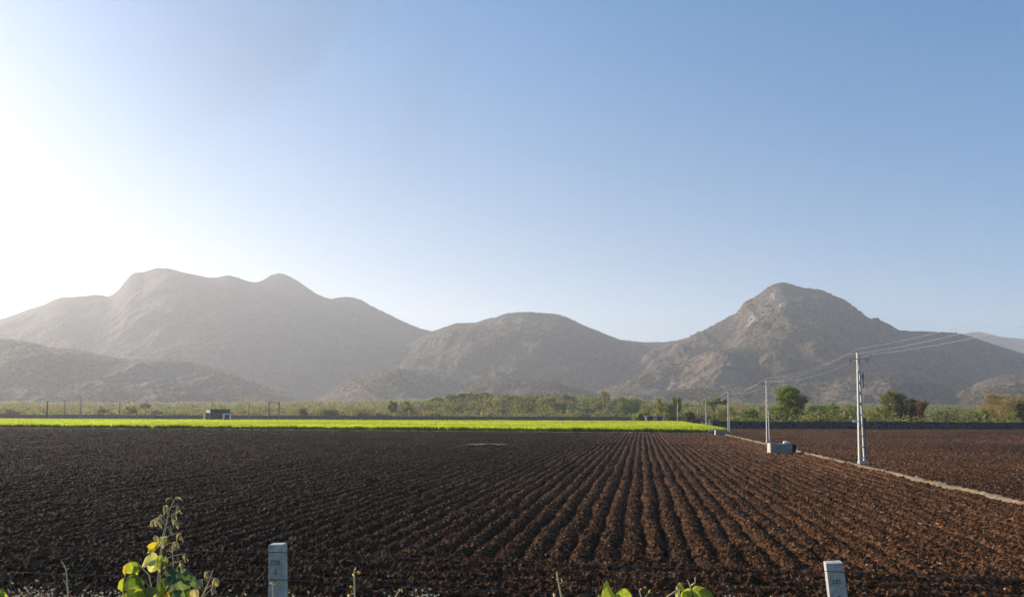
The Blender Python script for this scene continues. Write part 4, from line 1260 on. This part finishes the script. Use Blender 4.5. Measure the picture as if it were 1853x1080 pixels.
# ------------------------------------------------------------------ fence
POSTS = []
def fence_post(x, y, ztop, lean, label, rz, marks):
    z0 = float(bank_z(np.array(y))) - .25
    H = ztop - z0
    e = empty('fence_post', (x, y, z0), rz, label, 'fence post', 'concrete fence posts')
    e.rotation_euler = (0, lean, rz)
    wb, wt, d = .125, .112, .11
    m = MB().box((0, 0, H / 2), (wb, d, H), taper=wt / wb)
    po = m.build('post', M['concrete'], e, bevel=.006)
    if marks:
        mk = MB()
        yf = -d / 2 * .955 - .0012
        for (x0, z0_, x1, z1_) in marks:
            L = math.hypot(x1 - x0, z1_ - z0_); an = math.atan2(z1_ - z0_, x1 - x0)
            Mx = Matrix.Translation(((x0 + x1) / 2, yf, H + (z0_ + z1_) / 2)) @ Matrix.Rotation(-an, 4, 'Y')
            mk.box((0, 0, 0), (L + .004, .0016, .0045), M=Mx)
        mk.build('painted_number', M['marking'], e)
    POSTS.append((x, y, ztop, rz))
    return e
two = lambda ox, oz, s: [(ox, oz + 2 * s, ox + s * .9, oz + 2 * s), (ox + s * .9, oz + 2 * s, ox + s * .9, oz + s), (ox + s * .9, oz + s, ox, oz + s * .1), (ox, oz, ox + s, oz)]
one = lambda ox, oz, s: [(ox, oz, ox, oz + 2 * s)]
mk1 = two(-.036, -.142, .013) + [(-.014, -.118, -.002, -.118)] + two(-.006, -.142, .011) + one(.018, -.142, .013) + one(.03, -.142, .013) + [(-.012, -.185, .006, -.185), (.006, -.185, .0, -.21), (-.014, -.21, .012, -.21), (0, -.21, 0, -.228)]
mk2 = two(-.03, -.135, .012) + two(-.008, -.135, .012) + one(.018, -.135, .012) + [(0, -.21, 0, -.245), (-.01, -.222, .008, -.222)]
fence_post(-5.85, 6.35, 2.1, 0, 'concrete fence post outside the left edge', R(2), None)
pA = at(502, 983, 5.7); pB = at(1513, 1016, 5.15)
fence_post(pA.x + .045, 5.7, pA.z, R(-1.7), 'grey concrete fence post standing upright at lower left, number painted on its face', R(-2), mk1)
fence_post(pB.x + .10, 5.15, pB.z, R(-5.2), 'leaning grey concrete fence post at lower right with a sunlit left side', R(-13), mk2)
fence_post(6.4, 4.65, 2.05, 0, 'concrete fence post outside the right edge', R(-5), None)

def barbed(dz, label, sag, end_dz=0):
    pts = []
    for i, (x, y, zt, rz) in enumerate(POSTS):
        pts.append(Vector((x, y - .062, zt - dz)))
    m = MB(); rng = random.Random(int(dz * 1000))
    path = []
    for i in range(len(pts) - 1):
        a, b2 = pts[i], pts[i + 1]
        for k in range(70):
            t = k / 70
            path.append(a.lerp(b2, t) - Vector((0, 0, sag * 4 * t * (1 - t))) + Vector((0, 0, rng.uniform(-.0015, .0015))))
    path.append(pts[-1])
    for ph in (0, PI):
        tw = [p + Vector((0, math.cos(i * 1.1 + ph), math.sin(i * 1.1 + ph))) * .0022 for i, p in enumerate(path)]
        m.tube(tw, .0015, 5)
    for i in range(1, len(path), 2):
        p = path[i]
        for k in range(2):
            d = Vector((rng.uniform(-.4, .4), rng.uniform(-1, 1), rng.uniform(-1, 1))).normalized() * .016
            m.tube([p - d, p + d], .0011, 4)
    tag(m.build('barbed_wire', M['rustwire']), label, 'barbed wire')
barbed(.055, 'uppermost barbed wire strand strung along the concrete posts', .012)
barbed(.255, 'second barbed wire strand from the top along the concrete posts', .016)
barbed(.46, 'third barbed wire strand, lowest one along the concrete posts', .02)

# ------------------------------------------------------------------ foreground plants
def leaf_mesh(name, base, tip, w_, nrm, fold, droop, tint, seed, mat=None, parent=None):
    base = Vector(base); tip = Vector(tip)
    ax = tip - base; L = ax.length; ax.normalize()
    nrm = Vector(nrm).normalized(); side = ax.cross(nrm).normalized(); nrm = side.cross(ax).normalized()
    nl, nw = 14, 9
    rng = random.Random(seed)
    ph = rng.random() * 6
    V = []; T = []
    for i in range(nl + 1):
        t = i / nl
        wid = w_ / 2 * (math.sin(PI * min(1, t ** .62)) ** .75 if 0 < t < 1 else 0.02)
        cen = base + ax * L * t - Vector((0, 0, 1)) * droop * L * t * t + nrm * (.10 * L * math.sin(PI * t))
        for j in range(nw):
            s = -1 + 2 * j / (nw - 1)
            rp = .06 * L * math.sin(7 * t + ph + 2 * s) * abs(s) + .035 * L * math.sin(15 * t + ph * 2) * s * s
            V.append(cen + side * wid * s * math.cos(fold) + nrm * (wid * abs(s) * math.sin(fold) + rp))
            vein = 1.0 + (.55 if abs(s) < .05 else 0) + (.18 if (int(t * 14 + abs(s) * 4) % 3 == 0) else 0)
            edge = .8 if abs(s) > .9 else 1
            T.append([c * vein * (edge if k != 0 else 1) for k, c in enumerate(tint)])
    me = np_mesh(name, np.array([tuple(v) for v in V]), grid_faces(nl + 1, nw), True, np.array(T))
    return link(name, me, mat or M['bigleaf'], parent)

GR = (0.085, 0.13, 0.03); YG = (0.29, 0.32, 0.06); YE = (0.46, 0.34, 0.05); PY = (0.42, 0.39, 0.22); BG = (0.09, 0.13, 0.085); BR = (0.40, 0.33, 0.25); WB = (0.46, 0.42, 0.32); DG = (0.13, 0.15, 0.06)

def calotropis():
    Y0 = 4.6
    g = at(290, 1080, Y0)
    zb = float(bank_z(np.array(Y0)))
    e = empty('milkweed_plant', (g.x, Y0, zb), 0, 'tall wilting broad leaved plant with yellow and green leaves at lower left', 'plant')
    org = Vector((g.x, Y0, zb))
    rng = random.Random(2)
    def P(u, v, dy=0): return at(u, v, Y0 + dy) - org
    def Pz(u, v, z, dy=0):
        p = at(u, v, Y0 + dy); p.z = z; return p - org
    stems = [
      ([Pz(288, 1080, zb - .05), P(286, 1120), P(284, 1070), P(288, 1015), P(293, 975), P(301, 942), P(309, 916), P(317, 902), P(319, 898)], [.012, .009, .005, .004, .0032, .0027, .0022, .0018, .0012]),
      ([Pz(300, 1080, zb - .05, .1), P(300, 1150, .1), P(293, 1080, .08), P(289, 1035, .05), P(294, 985, .03), P(303, 940, .02)], [.011, .009, .005, .0035, .0025, .0018]),
      ([Pz(318, 1080, zb - .05, -.08), P(316, 1130, -.08), P(314, 1060, -.06), P(313, 1010, -.05), P(311, 988, -.05)], [.01, .008, .0042, .0035, .0022]),
      ([Pz(330, 1080, zb - .05, .15), P(352, 1110, .12), P(368, 1075, .1), P(378, 1052, .1), P(385, 1032, .1)], [.011, .009, .005, .0035, .002]),
      ([Pz(280, 1080, zb - .05, .05), P(275, 1120, .05), P(276, 1075), P(270, 1040), P(252, 1022)], [.01, .008, .005, .004, .002]),
    ]
    for pts, rs in stems:
        MB().tube(pts, rs, 8).build('stem', M['stem'], e, smooth=True)
    # twigs with shrivelled hanging leaves: (from u,v) -> (tip u,v)
    tw = [((309, 918), (324, 915)), ((307, 922), (300, 914)), ((304, 936), (318, 928)), ((301, 942), (290, 931)), ((299, 951), (290, 938)), ((290, 938), (280, 939)), ((301, 948), (319, 940)), ((299, 958), (309, 952)), ((296, 974), (325, 964)),
          ((291, 978), (281, 968)), ((293, 990), (318, 980)), ((296, 1012), (337, 1001)), ((297, 1028), (329, 1013)), ((318, 1030), (330, 1020)), ((313, 905), (306, 901)), ((316, 902), (322, 900)), ((311, 990), (306, 995)), ((312, 992), (320, 990)), ((372, 1066), (388, 1058)), ((378, 1048), (391, 1045)), ((376, 1052), (363, 1048)), ((383, 1036), (375, 1034)), ((370, 1078), (388, 1062)), ((288, 1020), (300, 1005)), ((284, 1060), (300, 1030)), ((300, 1085), (322, 1032)), ((276, 1075), (262, 1050))]
    for k, (a, b2) in enumerate(tw):
        dy = rng.uniform(-.05, .05)
        p, q = P(*a), P(b2[0], b2[1], dy)
        m_ = p.lerp(q, .5) + Vector((0, 0, .008))
        MB().tube([p, m_, q], [.002, .0016, .0013], 6).build('twig', M['stem'], e, smooth=True)
        if k in (23, 24, 25, 26): continue
        small = b2[1] < 910 or k in (16, 17)
        for j in range(2 if small else 4):
            L = rng.uniform(5, 8) if small else rng.uniform(9, 16)
            dx = rng.uniform(-7, 7); 
            tip = P(b2[0] + dx, b2[1] + L * (0.5 if small else 1), dy + rng.uniform(-.03, .03))
            tint = rng.choice([BR, PY, WB, BR]) if b2[1] < 1000 or k > 17 else rng.choice([PY, WB, DG, BR])
            leaf_mesh('leaf', q, tip, (3.5 if small else rng.uniform(5.5, 9.5)) * Y0 / F_PX, (rng.uniform(-.8, .8), -1, rng.uniform(-.2, .5)), rng.uniform(.7, 1.25), .15, tint, rng.random() * 999, mat=M['dryleaf'], parent=e)
    big = [  # base, tip, width px, tint, fold, nrm
      ((286, 982), (268, 997), 15, YE, .5), ((290, 984), (281, 994), 14, YE, .4), ((300, 970), (296, 990), 15, PY, .4), ((304, 972), (303, 985), 12, DG, .5),
      ((288, 1008), (258, 1024), 24, PY, .35), ((284, 1010), (272, 1034), 22, PY, .4), ((294, 1004), (290, 1032), 14, YG, .5), ((300, 1006), (297, 1028), 10, DG, .6),
      ((234, 1016), (250, 1038), 22, YG, .4), ((252, 1018), (236, 1036), 18, GR, .5), ((231, 1018), (226, 1042), 8, YE, .9),
      ((232, 1043), (255, 1062), 30, DG, .4), ((256, 1044), (236, 1066), 26, GR, .4), ((226, 1044), (223, 1074), 12, YG, .7), ((232, 1066), (268, 1094), 30, YG, .3), ((262, 1062), (240, 1092), 30, DG, .3),
      ((266, 1064), (274, 1094), 22, YG, .3), ((306, 1040), (334, 1044), 26, BG, .3), ((320, 1032), (300, 1066), 26, BG, .35), ((332, 1036), (364, 1062), 20, BG, .55), ((326, 1036), (346, 1052), 22, BG, .5),
      ((318, 1044), (336, 1078), 28, BG, .35), ((310, 1050), (288, 1078), 28, GR, .4), ((300, 1060), (308, 1080), 18, YE, .35), ((340, 1056), (346, 1086), 15, YG, .5), ((350, 1064), (356, 1090), 16, BR, .6),
      ((286, 1066), (262, 1090), 24, DG, .4), ((326, 1066), (318, 1096), 26, BG, .35), ((306, 1036), (312, 1048), 12, PY, .4), ((296, 1070), (284, 1098), 24, YG, .35), ((250, 1080), (215, 1092), 26, YG, .35)]
    for k, (a, b2, w_, tint, fold) in enumerate(big):
        dy = rng.uniform(-.10, .08)
        leaf_mesh('leaf', P(a[0], a[1], dy), P(b2[0], b2[1], dy + rng.uniform(-.04, .04)), w_ * 1.18 * Y0 / F_PX, (rng.uniform(-.6, .6), -1, rng.uniform(-.1, .7)), fold, .05, tint, k + 50, parent=e)
calotropis()

def leafy_top(name, label, u0, Y0, leaves, stems):
    zb = float(bank_z(np.array(Y0)))
    g = at(u0, 1080, Y0)
    org = Vector((g.x, Y0, zb))
    e = empty(name, org, 0, label, 'plant')
    rng = random.Random(int(u0))
    def P(u, v, dy=0): return at(u, v, Y0 + dy) - org
    MB().tube([Vector((0, 0, -.05)), P(u0, 1140), P(u0 + 3, 1090)], [.014, .011, .006], 8).build('stem', M['stem'], e, smooth=True)
    for s in stems:
        MB().tube([P(*p) for p in s], [.004, .0035, .003, .002][:len(s)], 6).build('twig', M['stem'], e, smooth=True)
    for k, (a, b2, w_, tint, fold, nx) in enumerate(leaves):
        leaf_mesh('leaf', P(*a), P(b2[0], b2[1], rng.uniform(-.05, .05)), w_ * Y0 / F_PX, (nx, -1, .3), fold, .0, tint, k + int(u0), parent=e)
    return e
leafy_top('broad_leaved_plant', 'pale yellow green leaf tips poking up just right of centre at the bottom edge', 1108, 4.3,
          [((1112, 1100), (1096, 1051), 34, YG, .35, -.5), ((1116, 1072), (1146, 1088), 26, YG, .45, .4), ((1104, 1110), (1082, 1074), 26, DG, .3, -.2), ((1116, 1080), (1130, 1100), 22, GR, .3, .2)],
          [[(1112, 1100), (1106, 1076), (1098, 1056)]])
leafy_top('broad_leaved_plant', 'two folded yellow green leaves with brown buds near the leaning post', 1245, 4.2,
          [((1252, 1066), (1232, 1086), 18, YG, .6, -.3), ((1226, 1056), (1240, 1068), 14, YG, .8, -.3), ((1250, 1066), (1290, 1092), 28, YG, .35, .5), ((1240, 1066), (1234, 1100), 22, YG, .5, 0), ((1262, 1072), (1296, 1090), 26, DG, .3, .2), ((1226, 1058), (1230, 1092), 12, PY, .7, -.5)],
          [[(1254, 1110), (1250, 1070), (1249, 1060), (1244, 1048)], [(1249, 1060), (1258, 1054), (1258, 1044)], [(1252, 1070), (1226, 1066), (1206, 1080)]])
leafy_top('broad_leaved_plant', 'single green leaf with yellow rim in the bottom left corner', 0, 5.0,
          [((-8, 1105), (4, 1062), 30, GR, .3, .2), ((-4, 1080), (16, 1084), 22, YG, .4, .3), ((-10, 1095), (-22, 1060), 30, GR, .3, 0)], [])

def stalk(name, label, pts, Y0, r, side, mat='stem', buds=None, cat='dry stalk'):
    zb = float(bank_z(np.array(Y0)))
    g = at(pts[0][0], 1080, Y0)
    org = Vector((g.x, Y0, zb))
    e = empty(name, org, 0, label, cat)
    def P(u, v, dy=0): return at(u, v, Y0 + dy) - org
    pp = [Vector((0, 0, -.05))] + [P(*p) for p in pts]
    rs = [r * 1.3] + [r * (1 - .7 * i / len(pts)) for i in range(len(pts))]
    MB().tube(pp, rs, 7).build('stem', M[mat], e, smooth=True)
    if side:
        m = MB()
        for a, b2 in side: m.tube([P(*a), P(*b2)], [r * .4, r * .2], 5)
        m.build('twigs', M[mat], e, smooth=True)
    rng = random.Random(int(pts[0][0]))
    for k, (u, v, w_, tint) in enumerate(buds or []):
        leaf_mesh('dry_leaf', P(u, v), P(u + rng.uniform(-5, 5), v + rng.uniform(3, 7)), w_ * Y0 / F_PX, (rng.uniform(-.6, .6), -1, .2), .8, .1, tint, k, parent=e)
    return e
stalk('dry_stalk', 'bent bare twig with short spurs left of the tall wilting plant', [(124, 1110), (123, 1075), (121, 1050), (120, 1032), (116, 1022), (111, 1015)], 5.4, .006,
      [((119, 1031), (126, 1027)), ((120, 1038), (114, 1037)), ((121, 1050), (127, 1049)), ((123, 1066), (117, 1052)), ((117, 1052), (114, 1047)), ((122, 1064), (128, 1061)), ((123, 1072), (130, 1068)), ((116, 1024), (113, 1026))])
OR = (.45, .22, .06)
stalk('dry_stalk', 'straight pale stalk with orange withered tips right of the upright post', [(642, 1120), (642, 1080), (641.5, 1050), (641, 1033), (643, 1026)], 4.7, .006,
      [((641, 1035), (648, 1034)), ((641.5, 1062), (634, 1060)), ((642, 1072), (636, 1074))], buds=[(643, 1026, 4, BR), (647, 1032, 6, OR), (652, 1033, 3, BR), (635, 1058, 5, OR), (632, 1074, 7, BR), (638, 1036, 4, PY)])
stalk('dry_stalk', 'thick pale stalk with knobbly brown tip left of centre bottom leaves', [(1024, 1120), (1017, 1085), (1012, 1060), (1009, 1045), (1007, 1034)], 4.6, .0075,
      [((1011, 1058), (1017, 1052)), ((1017, 1052), (1016, 1046))], buds=[(1007, 1036, 5, BR), (1016, 1047, 4, BR), (1002, 1072, 8, BR), (1006, 1046, 4, OR)])
stalk('dry_stalk', 'small forked pale stalk between the two groups of yellow green leaves', [(1164, 1120), (1162, 1085), (1158, 1072), (1157, 1068)], 4.6, .005,
      [((1162, 1085), (1176, 1070)), ((1157, 1068), (1162, 1064))], buds=[(1176, 1066, 8, YG), (1160, 1064, 4, BR), (1166, 1060, 3, BR)])
stalk('dry_stalk', 'thin slanting straw coloured stalk right of the orange tipped stalk', [(706, 1110), (714, 1082), (720, 1072), (727, 1065)], 5.0, .0055,
      [((716, 1080), (722, 1066)), ((720, 1072), (712, 1068))], buds=[(727, 1064, 4, PY), (722, 1064, 3, PY)])
stalk('dry_stalk', 'short white stalk with a small forked head in front of the upright post', [(494, 1130), (494, 1085), (493.5, 1060), (495, 1052)], 5.2, .0045,
      [((494, 1058), (505, 1054)), ((495, 1053), (491, 1052))], buds=[(497, 1049, 3, (.05, .07, .02)), (504, 1054, 5, (.1, .12, .03)), (490, 1052, 3, PY)])

# weeds with whitish seed heads along the bank
def weed_proto(seed, n_st, heads, h, spread, stemmat, name, leafy=0.0):
    rng = random.Random(seed)
    st = MB(); hd = MB()
    for k in range(n_st):
        a = rng.uniform(0, 6.28); r = spread * rng.random() ** .5
        x, y = r * math.cos(a), r * math.sin(a)
        H = h * rng.uniform(.65, 1.0)
        p0 = Vector((x * .3, y * .3, -.03)); p1 = Vector((x * .8, y * .8, H * .6)); p2 = Vector((x, y, H))
        st.tube([p0, p1, p2], [.0035, .0025, .0015], 4)
        for j in range(heads):
            q = p1.lerp(p2, rng.uniform(.2, 1.0)); t = q + Vector((rng.uniform(-.06, .06), rng.uniform(-.06, .06), rng.uniform(.01, .06)))
            st.tube([q, t], .001, 4)
            hd.blob(t, (.0078, .0078, .008), rng, .35, 4)
    return st, hd
def weeds():
    rng = random.Random(9)
    st, hd = weed_proto(1, 40, 6, 1.0, .28, 'stem', 'w')
    e0 = empty('seedhead_weed', (0, 0, 0), 0)
    s0 = st.build('stems', M['twig'], e0); h0 = hd.build('seed_heads', M['seed'], e0, smooth=True)
    spots = [(12, 1064, 6.4), (30, 1060, 6.2), (45, 1066, 6.0), (60, 1072, 6.5), (140, 1074, 6.6), (160, 1076, 6.4), (205, 1066, 6.6), (190, 1076, 6.2), (543, 1068, 6.0), (562, 1078, 6.2), (748, 1071, 6.0), (768, 1076, 6.3), (84, 1076, 6.2), (415, 1078, 6.3), (712, 1078, 5.8), (1350, 1081, 6.0)]
    labels = ['leftmost seed head weed at the bottom edge', 'tallest clump of white seed heads near the left corner', 'white seed head weed just left of the rusty brown bush', 'low seed head weed in front of the rusty brown bush',
              'seed head weed right of the bent bare twig', 'second seed head weed right of the bent bare twig', 'greyish seed head weed just left of the tall wilting plant', 'low seed head weed between bent twig and tall wilting plant',
              'pale seed head weed right of the upright concrete post', 'very low seed head weed beside the orange tipped stalk', 'white seed head weed right of the slanting straw stalk', 'second white seed head weed right of the slanting straw stalk',
              'seed head weed right of the rusty brown bush', 'seed head weed left of the upright concrete post', 'low seed head weed at the foot of the slanting straw stalk', 'seed head weed left of the leaning concrete post']
    for i, (u, v, Y) in enumerate(spots):
        p = at(u, v, Y); zb = float(bank_z(np.array(Y)))
        if i == 0: e, s, h = e0, s0, h0
        else:
            e = e0.copy(); C.objects.link(e)
            s = s0.copy(); C.objects.link(s); s.parent = e
            h = h0.copy(); C.objects.link(h); h.parent = e
        k = max(.35, p.z - zb)
        h['kind'] = 'stuff'
        e.location = (p.x, Y, zb); e.rotation_euler = (0, 0, rng.uniform(0, 6)); e.scale = (.9, .9, k)
        tag(e, labels[i], 'weed', 'weeds with white seed heads along the fence')
weeds()
def brown_bush():
    specs = [(62, 1052, 6.1, .32, 'rust', 'rusty brown dry bush among the white seed heads at lower left'), (480, 1064, 6.0, .3, 'tan', 'straw coloured dry weed at the left foot of the upright concrete post'), (135, 1072, 6.4, .45, 'grey', 'low grey dry tussock at the foot of the bent bare twig')]
    for u, v, Y, w_, tint, lab in specs:
        rng = np.random.default_rng(int(u))
        p = at(u, v, Y); zb = float(bank_z(np.array(Y)))
        H = p.z - zb
        e = empty('dry_bush', (p.x, Y, zb), 0, lab, 'bush')
        st = MB(); rr = random.Random(u)
        tips = []
        for k in range(34):
            a = rr.uniform(0, 6.28); r = w_ * rr.random() ** .5
            q = Vector((r * math.cos(a), r * math.sin(a), H * rr.uniform(.6, 1)))
            st.tube([(0, 0, -.03), (q.x * .6, q.y * .6, q.z * .6), q], [.004, .0028, .001], 4)
            for j in range(4):
                s_ = Vector((q.x * .6, q.y * .6, q.z * .6)).lerp(q, rr.random())
                t_ = s_ + Vector((rr.uniform(-.06, .06), rr.uniform(-.06, .06), rr.uniform(0, .06)))
                st.tube([s_, t_], .0009, 3); tips.append(tuple(t_)); tips.append(tuple(s_.lerp(t_, .5)))
        st.build('stems', M['twig'], e)
        q = rot_quads(rng, np.array(tips), .008)
        me = np_mesh('leaves', q.reshape(-1, 3), np.arange(len(tips) * 4).reshape(-1, 4), False, np.array(TINT[tint]) * 1.3)
        link('leaves', me, M['bigleaf'], e)
brown_bush()

def verge():
    rng = np.random.default_rng(44)
    n = 9000
    u = np.where(rng.random(n) < .8, rng.uniform(-60, 470, n), rng.uniform(470, 900, n))
    Y = rng.uniform(5.6, 7.4, n)
    x = (u - CX) / F_PX * Y
    zb = bank_z(Y)
    lim = CAMH - Y * (322 - 14 * fbm(u / 30, Y * 0, 5, 3) + 14 * (u > 240)) / F_PX      # how high the tangle grows
    h = np.clip((lim - zb), .1, 1.1) * (0.55 + .5 * rng.random(n))
    an = rng.uniform(0, PI, n); w_ = rng.uniform(.0015, .0035, n)
    dx, dy = np.cos(an) * w_, np.sin(an) * w_
    lx, ly = rng.normal(0, .07, n), rng.normal(0, .07, n)
    V = np.zeros((n, 6, 3))
    for k, (f, wd) in enumerate(((0, 1), (.6, .8), (1, .15))):
        cx_ = x + lx * f ** 2; cy_ = Y + ly * f ** 2; cz = zb - .03 + h * f * (1 - .1 * f)
        V[:, 2 * k] = np.stack([cx_ - dx * wd, cy_ - dy * wd, cz], -1); V[:, 2 * k + 1] = np.stack([cx_ + dx * wd, cy_ + dy * wd, cz], -1)
    b = np.arange(n)[:, None] * 6
    Fc = np.concatenate([b + np.array([0, 1, 3, 2]), b + np.array([2, 3, 5, 4])])
    cols = np.array([(.20, .15, .08), (.30, .24, .14), (.09, .11, .035), (.14, .09, .045), (.07, .09, .03)])[rng.integers(0, 5, n)]
    o = link('verge_grass', np_mesh('verge_grass', V.reshape(-1, 3), Fc, False, np.repeat(cols, 6, 0)), M['bigleaf'])
    tag(o, 'tangle of dry brown and green grass along the fence', kind='stuff')
verge()
